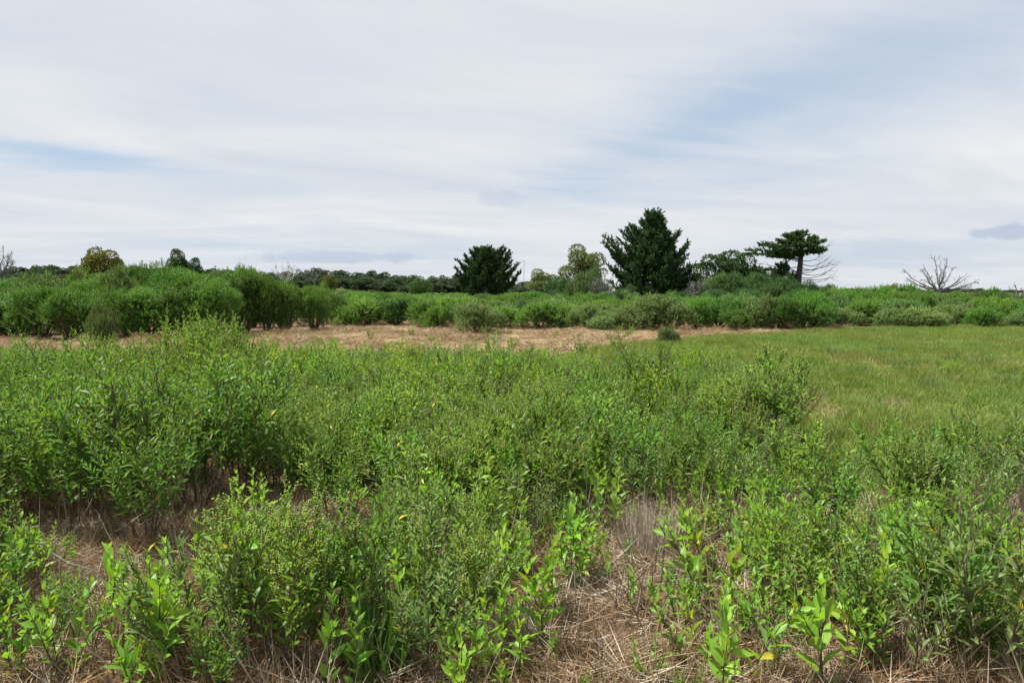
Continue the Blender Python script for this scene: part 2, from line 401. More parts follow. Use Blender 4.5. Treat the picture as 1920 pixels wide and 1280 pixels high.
# dry grass tufts: standing and lying blades
def tuft(n, L0, L1, width, lo, hi, radius, mat, bend=.0, aim=None):
    mb = MB(); a = rng.uniform(0, 2 * math.pi, n); el = rng.uniform(R(lo), R(hi), n)
    if aim is not None: a = rng.normal(aim, .55, n)
    d = np.stack([np.cos(a) * np.cos(el), np.sin(a) * np.cos(el), np.sin(el)], -1)
    r = radius * np.sqrt(rng.uniform(0, 1, n)); b = rng.uniform(0, 2 * math.pi, n)
    p = np.stack([r * np.cos(b), r * np.sin(b), rng.uniform(0, .02, n)], -1)
    h = rng.normal(0, 1, (n, 3)); h[:, 2] -= bend
    put_leaves(mb, BLADE, p, d, h, rng.uniform(L0, L1, n), np.full(n, width))
    return mb.mesh('tuft', mat)

dry = [tuft(70, .05, .17, .0035, 15, 85, .15, M['dead']) for _ in range(4)] + [tuft(80, .08, .26, .0035, -2, 28, .16, M['dead']) for _ in range(4)] + \
      [tuft(45, .1, .3, .004, 2, 30, .16, M['grey_straw'], 0, rng.uniform(0, 6)) for _ in range(2)] + [tuft(14, .12, .42, .006, 45, 88, .14, M['dead_stalk']) for _ in range(2)]
X, Y = sample(30000, -12, 12, 2.2, 16.5)
k = in_view(X, Y) & (rng.uniform(0, 1, 30000) < np.clip((4.6 / Y) ** 1.6, .09, 1)) & ~inside(MEADOW, X, Y) & ~(inside(STRIP, X, Y))
X, Y = X[k], Y[k]; s = rng.uniform(.7, 1.25, len(X))
scatter_stuff('dry_grass', 'brown dead grass and thatch covering the soil between the green plants', 'dry grass', dry,
              np.stack([X, Y, gz(X, Y)], -1), rng.uniform(0, 6.28, len(X)), np.stack([s, s, s], -1))

mown = [tuft(60, .12, .42, .007, -4, 12, .3, M['straw'], 0, a_) for a_ in (0, .6, 1.5, 2.4, 3.2)] + [tuft(60, .1, .36, .008, -4, 16, .3, M['straw']) for _ in range(4)] + \
       [tuft(50, .1, .3, .007, -2, 30, .28, M['dead']) for _ in range(3)]
X, Y = sample(17000, -26, 20, 14, 37)
k = inside(STRIP, X, Y) & in_view(X, Y); X, Y = X[k], Y[k]
clump = .5 + .5 * np.sin(1.3 * X + .8 * np.sin(Y)) * np.sin(1.1 * Y + .6 * np.sin(1.7 * X)); s = .6 + .55 * rng.uniform(0, 1, len(X)) + .35 * clump
scatter_stuff('mown_straw', 'pale mown straw lying in a strip before the shrubs', 'straw', mown,
              np.stack([X, Y, gz(X, Y)], -1), rng.uniform(0, 6.28, len(X)), np.stack([s, s, s * (.5 + 1.5 * clump ** 2)], -1))

M['meadow_green'] = leaf_material('meadow_green_grass', [(.080, .180, .013), (.105, .21, .016), (.135, .23, .02), (.16, .235, .022)], .3, .6, .2, .3)
M['meadow_tan'] = leaf_material('meadow_tan_grass', [(.18, .19, .03), (.235, .21, .05), (.28, .23, .08), (.15, .19, .02)], .25, .65, .15, .3)
mead = [tuft(110, .06, .19, .005, 35, 88, .2, M['meadow'], .6) for _ in range(4)] + [tuft(110, .06, .2, .005, 35, 88, .2, M['meadow_green'], .6) for _ in range(3)] + [tuft(90, .05, .17, .005, 25, 85, .2, M['meadow_tan'], .6) for _ in range(3)]
X, Y = sample(36000, 1, 26, 5.2, 34)
k = inside(MEADOW, X, Y) & in_view(X, Y, 1.08) & (rng.uniform(0, 1, 36000) < np.clip(1.25 - Y / 40, .4, 1)); X, Y = X[k], Y[k]
def fbm(X, Y, f, seed):
    r_ = np.random.default_rng(seed); v = np.zeros(len(X)); amp = 1.0
    for o_ in range(4):
        for _ in range(3):
            a_, p_ = r_.uniform(0, 6.28), r_.uniform(0, 6.28); v += amp * np.sin(f * (X * math.cos(a_) + Y * math.sin(a_)) + p_)
        f *= 1.9; amp *= .7
    return v / 4.2
wv = np.clip(.5 + .5 * fbm(X, Y, 1.6, 3), 0, 1.4); hu = fbm(X, Y, .8, 9) + rng.normal(0, .3, len(X)); s = rng.uniform(.75, 1.15, len(X))
pk = np.where(hu > .42, rng.integers(4, 7, len(X)), np.where(hu < -.68, rng.integers(7, 10, len(X)), rng.integers(0, 4, len(X))))
scatter_stuff('meadow_grass', 'short yellowish green meadow grass beside the straw', 'grass', mead,
              np.stack([X, Y, gz(X, Y)], -1), rng.uniform(0, 6.28, len(X)), np.stack([s * 1.15, s * 1.15, s * (.38 + .9 * wv)], -1), .15, pk)
k = (np.sin(.8 * X + 2 * np.sin(.5 * Y)) * np.sin(.9 * Y + 1.1 * np.sin(.6 * X + 2)) + rng.normal(0, .35, len(X))) > 1.12
scatter_stuff('bleached_grass', 'tan dried patches in the meadow grass', 'grass', [tuft(36, .08, .22, .005, 10, 75, .22, M['dead'], .6) for _ in range(3)],
              np.stack([X[k], Y[k], gz(X[k], Y[k])], -1), rng.uniform(0, 6.28, k.sum()), np.stack([s[k] * 1.1] * 3, -1), .15)
# thin green blades among the dead grass and on the straw's edges
gr = [tuft(26, .07, .2, .004, 45, 88, .1, M['meadow_deep'], .3) for _ in range(3)]
X, Y = sample(2600, -14, 16, 2.3, 22); k = in_view(X, Y) & (rng.uniform(0, 1, 2600) < np.clip(6 / Y, .3, 1)); X, Y = X[k], Y[k]; s = rng.uniform(.6, 1.2, len(X))
scatter_stuff('green_grass', 'thin green grass blades sprouting through the dead grass', 'grass', gr,
              np.stack([X, Y, gz(X, Y)], -1), rng.uniform(0, 6.28, len(X)), np.stack([s, s, s], -1))

X, Y = sample(2600, -24, 20, 15, 34); k = inside(STRIP, X, Y) & (np.sin(.7 * X + np.sin(.9 * Y)) + rng.normal(0, .5, 2600) > .35); X, Y = X[k], Y[k]; s = rng.uniform(.6, 1.3, len(X))
scatter_stuff('sparse_grass', 'thin green grass growing through the mown straw', 'grass', gr, np.stack([X, Y, gz(X, Y)], -1), rng.uniform(0, 6.28, len(X)), np.stack([s, s, s], -1))
for px, py, wd in ((1607, 703, 44), (1690, 690, 60), (1840, 690, 50), (1560, 668, 40), (1660, 663, 46), (1790, 682, 36), (1745, 735, 50), (1890, 728, 46), (1510, 690, 34)):
    g = ground_at(px, py); sz = wd / F * math.hypot(*g)
    o = link('grass_tussock', None or tuft(160, .10, .26, .006, 45, 88, .2, M['meadow_deep'], .5), None, (g[0], g[1], float(gz(*g))), (0, 0, rng.uniform(0, 6)), (sz * 2.2, sz * 2.2, 1.25))
    tag(o, 'dark green grass tussock standing in the short meadow grass', 'tussock', 'dark tussocks in the meadow')
dc = thing('dry_grass_clump', 'pale grey clump of dead grass standing among low green plants', 'dry grass', (*ground_at(1215, 1045), 0), .3)
link('blades', tuft(420, .18, .40, .004, 55, 90, .16, M['grey_straw'], .4), dc, kind='stuff')
dc = thing('dry_grass_clump', 'pale feathery clump of dead grass beside the meadow edge plants', 'dry grass', (*ground_at(1880, 975), 0), 1.3)
link('blades', tuft(300, .14, .32, .004, 45, 90, .15, M['grey_straw'], .4), dc, kind='stuff')
dc = thing('dry_grass_clump', 'flattened pale clump of cut stalks lying on brown grass', 'dry grass', (*ground_at(1000, 1195), .0), .2)
link('blades', tuft(260, .16, .36, .004, 5, 38, .10, M['grey_straw'], .2, 2.9), dc, kind='stuff')
dc = thing('green_grass_clump', 'clump of long dark green grass blades between leafy plants', 'grass', (*ground_at(705, 1262), 0), 0)
link('blades', tuft(130, .22, .42, .012, 58, 88, .12, M['meadow_deep'], .5), dc, kind='stuff')

# ------------------------------------------------------------------ marsh elder plants of the foreground
def elder_stem(base, lean, h, leafL, leafW, nodes, nbr, flower=0.0, bare=.2):
    """one stem with opposite leaves -> (tubes, leaves, beads)"""
    tubes, leaves, beads = [], [], []
    def axis(p0, d0, L, n, up, r0, r1):
        P = [np.array(p0, float)]; d = np.array(d0, float)
        for _ in range(n):
            d = nrm(d + np.array([*rng.normal(0, .06, 2), up])); P.append(P[-1] + d * L / n)
        P = np.array(P); tubes.append((P, np.linspace(r0, r1, n + 1))); return P
    def at_t(P, t):
        f = t * (len(P) - 1); i = min(int(f), len(P) - 2); return P[i] + (P[i + 1] - P[i]) * (f - i), nrm(P[i + 1] - P[i])
    def foliage(P, n, t0, L, W, ph):
        for j in range(n):
            t = t0 + (1 - t0) * (j + rng.uniform(-.2, .2)) / max(n - 1, 1); t = min(max(t, 0), 1); p, d = at_t(P, t)
            a = ph + j * math.pi / 2 + rng.normal(0, .3)
            x = nrm(np.cross(d, [.3, .9, .1])); y = np.cross(d, x)
            prof = (.6 + .9 * t) if t < .45 else 1.0 - .62 * (t - .45) / .55
            for s_ in (0, math.pi):
                if rng.uniform() < .08: continue
                q = x * math.cos(a + s_) + y * math.sin(a + s_)
                op = R(rng.normal(58 - 32 * t, 11))
                ld = d * math.cos(op) + q * math.sin(op) + np.array([0, 0, .12])
                hn = d * math.sin(op) - q * math.cos(op) + rng.normal(0, .28, 3)
                l_ = L * prof * rng.uniform(.8, 1.15)
                leaves.append((p, ld, hn, l_, W * prof * rng.uniform(.85, 1.15)))
    P = axis(base, [lean[0], lean[1], 1.0], h, 6, .05, .0028 + .0035 * h, .0012)
    foliage(P, nodes, bare, leafL, leafW, rng.uniform(0, 6))
    for b in range(nbr):
        t = rng.uniform(.28, .82); p, d = at_t(P, t); a = rng.uniform(0, 6.28)
        L = h * rng.uniform(.22, .42) * (1.15 - t * .5)
        B = axis(p, [math.cos(a) * .75 + d[0], math.sin(a) * .75 + d[1], .85], L, 4, .16, .003, .001)
        foliage(B, max(4, int(nodes * L / h * 1.5)), .15, leafL * .78, leafW * .78, rng.uniform(0, 6))
        if flower: tips = B
    if flower:
        for P_ in [q[0] for q in tubes]:
            tip, d = P_[-1], nrm(P_[-1] - P_[-2])
            for _ in range(rng.integers(2, 5)):
                sd = nrm(d + rng.normal(0, .35, 3) + [0, 0, .35]); L = flower * rng.uniform(.6, 1.2)
                q0 = tip - d * rng.uniform(0, .08); tubes.append((np.array([q0, q0 + sd * L]), np.array([.0012, .0008])))
                for f in np.linspace(.15, 1, int(L / .009)):
                    for e_ in (-1, 1): beads.append(q0 + sd * L * f + rng.normal(0, .003, 3))
                for f in np.linspace(.1, .8, 4):
                    leaves.append((q0 + sd * L * f, nrm(sd + rng.normal(0, .6, 3)), rng.normal(0, 1, 3), .022, .006))
    return tubes, leaves, beads

TEMPL = [leaf_template(.16, .22), leaf_template(.10, .34), leaf_template(.22, .12)]
class Elder: pass

def make_elder(nst, h, spread, leafL, leafW, nodes, nbr, leafmat, flower=0.0, bare=.2, fine=False):
    """meshes for each stem with its foliage, plus the whole plant as one mesh for the stuff"""
    e = Elder(); e.h = h; e.w = spread; e.stems = []; whole = MB(); allst, allfo = MB(), MB()
    for s_ in range(nst):
        a = 6.283 * s_ / nst + rng.uniform(-.5, .5); r = rng.uniform(.01, .05)
        ln = rng.uniform(.25, 1.0) * spread / h if nst > 1 else rng.uniform(0, .12)
        hh = h * rng.uniform(.72, 1.0)
        tb, lv, bd = elder_stem((r * math.cos(a), r * math.sin(a), -.03), (ln * math.cos(a), ln * math.sin(a)), hh, leafL, leafW, nodes, nbr, flower, bare)
        st, fo = MB(), MB()
        P, D, H, L, W = (np.array(v) for v in zip(*lv))
        T = KITE if fine else LEAF
        yl = rng.uniform(0, 1, len(P)) < .006
        for mb_ in (fo, whole, allfo):
            put_leaves(mb_, T, P[~yl], D[~yl], H[~yl], L[~yl], W[~yl], 0)
            if yl.any(): put_leaves(mb_, T, P[yl], D[yl], H[yl], L[yl], W[yl], 1)
            if bd: mb_.place(BEAD, np.tile(np.eye(3) * .008, (len(bd), 1, 1)), np.array(bd), 3)
        for q, rd in tb:
            st.tube(q, rd, 4); whole.tube(q, rd, 4, 2); allst.tube(q, rd, 4)
        fm = [leafmat, M['yellow_leaf'], M['stem'], M['flower']]
        e.stems.append((st.mesh('stem', M['stem']), fo.mesh('foliage', fm), (P, D, H, L, W)))
    zq = np.concatenate(whole.V)[:, 2]; e.h = float(np.quantile(zq, .985))
    e.whole = whole.mesh('marsh_elder', fm); e.mat = leafmat
    e.all_stem = allst.mesh('stems', M['stem']); e.all_leaf = allfo.mesh('foliage', fm)
    return e

YOUNG = [make_elder(n, h, sp, .094, .037, nd, nb, M['elder_fresh'] if n % 2 else M['elder'], 0, .10) for n, h, sp, nd, nb in
         ((2, .46, .14, 10, 1), (3, .52, .20, 10, 1), (1, .42, .05, 10, 2), (4, .55, .28, 10, 1), (3, .40, .22, 9, 1), (5, .50, .30, 10, 1))]
LANCE = [make_elder(n, h, sp, ll, lw, nd, nb, mt, 0, .22) for n, h, sp, nd, nb, ll, lw, mt in
         ((7, .74, .46, 13, 5, .104, .032, M['elder']), (8, .80, .52, 15, 6, .086, .024, M['elder_olive']), (6, .68, .42, 13, 5, .098, .03, M['elder_deep']), (7, .62, .46, 14, 5, .09, .027, M['elder']),
          (5, .70, .50, 12, 6, .094, .022, M['elder_olive']), (9, .60, .50, 14, 5, .08, .025, M['elder_deep']))]
FLOW = [make_elder(n, h, sp, .090, .027, nd, nb, M['elder'], .10, .22) for n, h, sp, nd, nb in ((8, .70, .40, 13, 5), (9, .78, .44, 13, 5))]
TALL = [make_elder(n, h, sp, .094, .027, nd, nb, M['elder_deep'], 0, .30) for n, h, sp, nd, nb in
        ((8, 1.0, .56, 17, 8), (9, 1.08, .62, 17, 8), (8, .94, .60, 16, 8))]
FINE = [make_elder(n, h, sp, .078, .023, nd, nb, mt, fl, .14, True) for n, h, sp, nd, nb, mt, fl in
        ((8, .58, .42, 13, 5, M['elder_fresh'], 0), (8, .64, .44, 14, 5, M['elder_fresh'], 0), (8, .60, .40, 13, 5, M['elder'], 0), (8, .66, .46, 13, 5, M['elder'], .06), (9, .62, .48, 14, 6, M['elder_olive'], 0), (7, .70, .36, 15, 6, M['elder_deep'], 0))]
CLUMP = [make_elder(n, h, sp, .080, .023, nd, nb, M['elder'], .03, .2, True) for n, h, sp, nd, nb in ((12, 1.25, .60, 20, 9), (13, 1.32, .66, 20, 9))]

GAPS = [(a_, b_, c_ * .62, d_ * .62) for a_, b_, c_, d_ in [(250, 1050, 190, 55), (600, 950, 85, 40), (1130, 1190, 150, 95), (1480, 1235, 60, 40), (1215, 1000, 55, 65), (1870, 955, 60, 40),
        (1560, 905, 50, 25)]]
plants = []          # (X, Y, kind, proto, scale, rz)

def covers_gap(X, Y, h, wd):
    bx, by = to_pix(X, Y, 0); _, ty = to_pix(X, Y, h * .92); hw = wd * .5 * F / Y
    for gx_, gy_, rx, ry in GAPS:
        dx = max(abs(gx_ - bx) - hw, 0) / rx; dy = max(ty - gy_, gy_ - by, 0) / ry
        if dx * dx + dy * dy < .5: return True
    return False

class Taken:
    def __init__(s): s.g = {}
    def append(s, q): s.g.setdefault((int(q[0] // .7), int(q[1] // .7)), []).append(q)
taken = Taken()
def free(X, Y, r):
    i_, j_ = int(X // .7), int(Y // .7)
    for di in (-1, 0, 1):
        for dj in (-1, 0, 1):
            for a, b, c in taken.g.get((i_ + di, j_ + dj), ()):
                if (a - X) ** 2 + (b - Y) ** 2 < ((r + c) * .5) ** 2: return False
    return True

def add_plant(kind, X, Y, h, force=False, wfac=1.0):
    L = {'young': YOUNG, 'lance': LANCE, 'flower': FLOW, 'tall': TALL, 'fine': FINE, 'clump': CLUMP}[kind]
    pr = L[rng.integers(len(L))]; s_ = (h * .86 if kind == 'young' else h) / pr.h
    if not force and covers_gap(X, Y, h, pr.w * 1.6 * s_): return False
    plants.append((X, Y, kind, pr, s_, rng.uniform(0, 6.28), wfac)); return True

# plants that stand out in the photograph
for px, py, h, kd in ((540, 1262, .74, 'flower'), (470, 1215, .6, 'flower'), (250, 1268, .62, 'young'), (130, 1262, .50, 'young'), (310, 1240, .6, 'young'), (700, 1180, .62, 'lance'), (800, 1260, .55, 'lance'), (880, 1200, .6, 'flower'),
                      (1060, 1085, .55, 'young'), (1075, 1095, .5, 'young'), (950, 1260, .46, 'young'), (1340, 1120, .52, 'young'), (1290, 1160, .42, 'young'), (1360, 1275, .48, 'young'), (1215, 1268, .24, 'young'), (1640, 1270, .42, 'young'),
                      (1540, 1180, .42, 'lance'), (1590, 1262, .4, 'young'), (1440, 1270, .34, 'young'), (1500, 1140, .4, 'young'), (1310, 1240, .34, 'young'), (1265, 1150, .3, 'young'), (1700, 1276, .5, 'lance'), (200, 1200, .5, 'young'), (380, 1262, .55, 'lance'), (1400, 1190, .4, 'young'), (1755, 1240, .62, 'lance'), (1840, 1275, .7, 'lance'), (1900, 1200, .66, 'lance'), (1620, 1120, .5, 'lance'), (1560, 1010, .6, 'lance'), (1800, 1000, .68, 'lance'), (30, 1275, .42, 'young'), (20, 1140, .4, 'young'),
                      (1700, 1090, .5, 'young'), (1420, 1050, .5, 'young'), (1000, 1000, .5, 'lance'), (630, 985, .62, 'tall'), (1310, 925, .66, 'tall'), (1190, 930, .62, 'lance'), (1830, 930, .74, 'tall'), (1500, 935, .62, 'lance'), (1740, 970, .6, 'lance'), (1890, 965, .58, 'lance')):
    g = ground_at(px, py); add_plant(kd, g[0], g[1], h, True); taken.append((g[0], g[1], .24))
for px, dist, top in ((400, 8.4, 584), (345, 8.8, 590), (440, 8.7, 606), (250, 8.6, 622), (300, 8.0, 640), (215, 8.9, 650), (395, 9.6, 596), (470, 9.3, 640), (420, 7.8, 640), (150, 9.2, 668), (540, 11, 668), (690, 11.5, 650), (650, 11, 640), (730, 12, 632), (760, 12.4, 640), (880, 11, 658), (1000, 11, 656), (1090, 11.5, 654), (1300, 8.6, 704), (1345, 8.2, 696), (1395, 8.0, 704), (1425, 7.6, 716), (1170, 9.6, 676), (560, 8.5, 668), (620, 8.2, 676)):
    X = (px - 960) / F * dist; h = CAM_H - (top - HORIZON) / F * dist
    add_plant('clump' if px < 480 else 'tall' if dist < 9 else 'fine', X, dist, h, True, .8 if px > 480 else 1.0); taken.append((X, dist, .6))
# the rest of the green sward
tries = 0
while tries < 16000:
    tries += 1
    Y = 2.55 + 11.9 * rng.uniform() ** .8; X = rng.uniform(-1, 1) * (.78 * Y + .5)
    bx, by = to_pix(X, Y, 0)
    lawn = inside(MEADOW, np.array([X]), np.array([Y]))[0]
    if lawn and rng.uniform() > .004: continue
    if Y > 13 and bx > 1000: continue
    if bx < 480 and 4.0 < Y < 11: kd, h, r = ('tall', rng.uniform(.74, 1.0) * (1 - .2 * ss(6, 10, Y)), .34)
    elif Y < 4.3: kd, h, r = ('young' if rng.uniform() < .55 else 'lance', rng.uniform(.26, .58), .15)
    elif Y < 7.5: kd, h, r = (('lance', 'lance', 'flower', 'young')[rng.integers(4)], rng.uniform(.42, .72), .20)
    else: kd, h, r = ('fine', rng.uniform(.42, .66) * (1 - .35 * ss(11.5, 14.3, Y)), .26)
    if bx > 1300 and Y > 5.2 and kd == 'lance': h *= .95
    h = min(h, {'young': .55, 'lance': .84, 'flower': .86, 'tall': 1.1, 'fine': .78}[kd])
    cap = CAM_H - (101 if bx > 480 else 92) * Y / F
    nz = float(fbm(np.array([X]), np.array([Y]), 1.5, 21)[0])
    if Y > 4.3:
        if nz < -.5 and rng.uniform() < .72: continue
        h *= 1 + .42 * nz
    if lawn: kd, h = 'fine', rng.uniform(.2, .38)
    u = rng.uniform()
    if Y > 6: h *= 1.3 if u < .13 else .62 if u < .38 else 1.0
    if Y > 8: h = min(h, cap * rng.uniform(.66, 1.0) * (1.2 if u < .16 else 1.0))
    if h < .12 or not free(X, Y, r): continue
    if add_plant(kd, X, Y, h) or add_plant('young', X, Y, rng.uniform(.16, .26)): taken.append((X, Y, r))

plants.sort(key=lambda p: p[1] / (p[3].h * p[4]) ** .5)
KIND_TEXT = {'young': 'broad-leaved bright green marsh elder', 'lance': 'bushy narrow-leaved marsh elder', 'flower': 'flower-spiked marsh elder',
             'tall': 'deep green marsh elder', 'fine': 'fine-leaved light green marsh elder', 'clump': 'pale-tipped marsh elder of the high clump'}
COUNT = {1: 'single-stemmed', 2: 'two-stemmed', 3: 'three-stemmed', 4: 'four-stemmed', 5: 'five-stemmed'}
GROUPS = {'young': 'broad-leaved plants in the dry grass', 'lance': 'bushy narrow-leaved plants', 'flower': 'plants in flower', 'tall': 'tall dark plants', 'fine': 'fine-leaved plants of the sward', 'clump': 'plants of the high clump'}
MARKS = [(ground_at(1215, 1045), 'beside the upright pale grey dead grass clump', .75), (ground_at(1880, 975), 'beside the feathery dead grass clump', .9), (ground_at(1000, 1195), 'beside the flattened clump of cut stalks', .6),
         (ground_at(705, 1262), 'beside the long dark green grass blades', .7), (ground_at(160, 1075), 'beside the bent fallen stalk', .9), (np.array([(380 - 960) / F * 8.6, 8.6]), 'at the foot of the high pale clump', 1.5)]
def plant_label(kd, pr, X, Y, h):
    size = 'ankle-high' if h < .27 else 'shin-high' if h < .45 else 'knee-high' if h < .6 else 'thigh-high' if h < .82 else 'waist-high'
    look = (COUNT.get(len(pr.stems), '') + ' ') if kd == 'young' else ''
    for c_, txt, r_ in MARKS:
        if kd != 'clump' and math.hypot(X - c_[0], Y - c_[1]) < r_: break
    else:
        d_edge = np.min(np.hypot(MEADOW[:, 0] - X, MEADOW[:, 1] - Y))
        if kd == 'clump': txt = 'above the sward'
        elif d_edge < 1.3: txt = 'at the edge of the meadow grass'
        elif Y > 10: txt = 'close to the mown straw'
        elif Y > 6.5: txt = 'inside the dense sward'
        elif kd == 'tall': txt = 'over shaded brown stems'
        elif covers_gap(X, Y, h * .1, .3): txt = 'on open brown dead grass'
        else: txt = 'among other leafy plants over dead grass'
    return '%s %s%s %s' % (size, look, KIND_TEXT[kd], txt)
leaf_meshes = {}
def leaf_object_mesh(mat, v):
    if (mat.name, v) not in leaf_meshes:
        T = TEMPL[v]; q = MB(); q.add(T[0] * [.36, 1, .55], T[1]); leaf_meshes[mat.name, v] = q.mesh('leaf', mat)
    return leaf_meshes[mat.name, v]

n_single = 0
rest = {}
for k, (X, Y, kd, pr, s_, rz, wf) in enumerate(plants):
    if k >= 300:
        rest.setdefault(kd, []).append((X, Y, pr, s_, rz)); continue
    lab = plant_label(kd, pr, X, Y, pr.h * s_); grp = GROUPS[kd]
    root = thing('marsh_elder', lab, 'shrub', (X, Y, float(gz(X, Y))), rz, (s_ * wf, s_ * wf, s_), grp)
    if k < 110:
        single = kd == 'young' and n_single < 1700
        for st, fo, lv in pr.stems:
            so = link('stem', st, root)
            if single:
                P, D, H, L, W = lv; fr = frames(D, H)
                for j in range(len(P)):
                    A = np.eye(4); A[:3, :3] = fr[j] * np.array([W[j] / .36, L[j], L[j] * .9])[None]; A[:3, 3] = P[j]
                    lo = link('leaf', leaf_object_mesh(M['yellow_leaf'] if rng.uniform() < .008 else pr.mat, int(rng.integers(3))), so)
                    lo.matrix_local = Matrix(A.tolist()); n_single += 1
            else: link('foliage', fo, so, kind='stuff')
    else:
        link('stems', pr.all_stem, root, kind='stuff'); link('foliage', pr.all_leaf, root, kind='stuff')
allp = [p for v in rest.values() for p in v]
if allp:
    pl = {}
    for p in allp: pl.setdefault(p[2].mat.name, []).append(p)
    A = allp; kinds = list({id(p[2]): p[2] for p in A}.values()); protos = [q.whole for q in kinds]; order = {id(q): j for j, q in enumerate(kinds)}
    s = np.array([p[3] for p in A]); XY = np.array([(p[0], p[1]) for p in A])
    scatter_stuff('marsh_elder_sward', 'light green sward of small leafy plants reaching back to the straw', 'plants', protos,
                  np.stack([XY[:, 0], XY[:, 1], gz(XY[:, 0], XY[:, 1])], -1), rng.uniform(0, 6.28, len(A)), np.stack([s, s, s], -1), .04, [order[id(p[2])] for p in A])
# small scattered sprouts on the straw and in the meadow
for px, py, h in ((1088, 668, .45), (1150, 655, .32), (1390, 655, .28), (1500, 650, .3), (1535, 690, .34), (1370, 640, .25), (1250, 700, .35), (1690, 700, .2), (1610, 715, .22), (960, 660, .4), (1760, 690, .18), (1880, 706, .2), (620, 668, .5), (510, 676, .55), *[(x_, y_, h_) for x_, y_, h_ in zip(rng.uniform(480, 1280, 26), rng.uniform(622, 668, 26), rng.uniform(.14, .38, 26))]):
    g = ground_at(px, py); pr = FINE[2]; k_ = h / pr.h
    root = thing('sprout', 'small leafy green sprout standing alone on straw or short grass', 'plant', (g[0], g[1], 0), rng.uniform(0, 6), (k_ * .8, k_ * .8, k_), 'lone sprouts on straw and meadow')
    link('stems', pr.all_stem, root, kind='stuff'); link('foliage', pr.all_leaf, root, kind='stuff')
# a fallen stalk and cut stubble
mbx = MB(); a0, a1, a2, a3 = (np.array([*ground_at(x, y), z]) for x, y, z in ((60, 1062, .16), (130, 1075, .06), (190, 1082, .03), (225, 1083, .015)))
mbx.tube([a0, a1, a2, a3], [.006, .006, .005, .003], 6)
tag(link('fallen_stalk', mbx.mesh('fallen_stalk', M['grey_bark'])), 'bent dry stalk lying on brown grass under tall green bushes', 'stalk')
for px, py, az, L in ((1005, 1215, .4, .5), (1130, 1275, .15, .55), (1545, 1275, 1.2, .3), (1350, 1230, .1, .45), (1450, 1255, 2.9, .4), (420, 1110, .5, .5), (870, 950, .2, .35), (1020, 1080, .3, .3)):
    g = ground_at(px, py); p0 = np.array([*g, .03]); q = MB(); dv = np.array([math.cos(az), math.sin(az), .12])
    q.tube([p0, p0 + dv * L * .5 + [0, 0, .015], p0 + dv * L], [.004, .0035, .002], 5)
    tag(link('dry_stalk', q.mesh('dry_stalk', M['tan_stalk'])), 'thin tan stalk lying across brown dead grass', 'stalk', 'loose dry stalks on the ground')

# ------------------------------------------------------------------ shrubs of the middle ground
def sprig_template(n, L, leafL, leafW):
    mb = MB(); t = np.linspace(.05, 1, n); a = np.arange(n) * 2.4 + rng.uniform(0, 6)
    op = 1.0 - .55 * t
    d = np.stack([np.cos(a) * np.sin(op), np.sin(a) * np.sin(op), np.cos(op)], -1)
    p = np.stack([rng.normal(0, .008, n), rng.normal(0, .008, n), t * L], -1)
    h = np.stack([-np.cos(a), -np.sin(a), np.ones(n)], -1)
    put_leaves(mb, KITE, p, d, h + rng.normal(0, .3, (n, 3)), np.full(n, leafL) * (1.1 - .3 * t), np.full(n, leafW))
    return np.concatenate(mb.V), np.concatenate(mb.F)
SPRIGS = [sprig_template(10, .20, .078, .028) for _ in range(4)]

def make_shrub(w_, h, nlobe, nsprig, mat, low=.12, upright=.9):
    """dome of leafy lobes on spreading stems; w_, h in metres"""
    fo, st = MB(), MB()
    a = rng.uniform(0, 6.28, nlobe); r = np.sqrt(rng.uniform(0, 1, nlobe)) * .36 * w_
    lr = rng.uniform(.14, .25, nlobe) * w_
    top = h * np.sqrt(np.clip(1 - (r / (.56 * w_)) ** 2, .1, 1)) * rng.uniform(.82, 1.0, nlobe); top[0] = h
    cz = np.maximum(top - lr * 1.05, low * h + lr * .3)
    C = np.stack([r * np.cos(a), r * np.sin(a), cz], -1)
    # low skirt lobes
    ns = max(3, nlobe // 2); b = rng.uniform(0, 6.28, ns); rs = rng.uniform(.25, .42, ns) * w_
    C = np.concatenate([C, np.stack([rs * np.cos(b), rs * np.sin(b), rng.uniform(low + .12, .42, ns) * h], -1)]); lr = np.concatenate([lr, rng.uniform(.14, .22, ns) * w_])
    wt = lr ** 2; n_each = np.maximum((nsprig * wt / wt.sum()).astype(int), 8)
    for c_, l_, n in zip(C, lr, n_each):
        v = nrm(rng.normal(0, 1, (n, 3)) + [0, 0, .5]); sh = rng.uniform(.4, 1.0, n)[:, None] ** .4
        p = c_ + v * l_ * sh * [1, 1, 1.15]; p = p[p[:, 2] > low * h * .6]; v = v[:len(p)]
        d = nrm((p - c_) / l_ * 1.0 + [0, 0, upright * .8] + rng.normal(0, .22, (len(p), 3)))
        idx = rng.integers(0, 4, len(p)); S = rng.uniform(.75, 1.25, len(p))
        fr = up_frames(d, rng.uniform(0, 6.28, len(p))) * S[:, None, None]
        for q in range(4): fo.place(SPRIGS[q], fr[idx == q], p[idx == q] - d[idx == q] * .1)
        st.tube([(c_[0] * .12, c_[1] * .12, -.05), (c_[0] * .5, c_[1] * .5, c_[2] * .42), c_], [.012 * h + .006, .009 * h, .004], 5)
        for _ in range(3):
            e_ = c_ + nrm(rng.normal(0, 1, 3) + [0, 0, .6]) * l_ * .9; mid = np.array([c_[0] * .7, c_[1] * .7, c_[2] * .7]); st.tube([mid, (mid + e_) / 2 + rng.normal(0, .03, 3), e_], [.006 * h, .005, .002], 4)
    return fo.mesh('foliage', mat), st.mesh('stems', M['stem']), w_, h

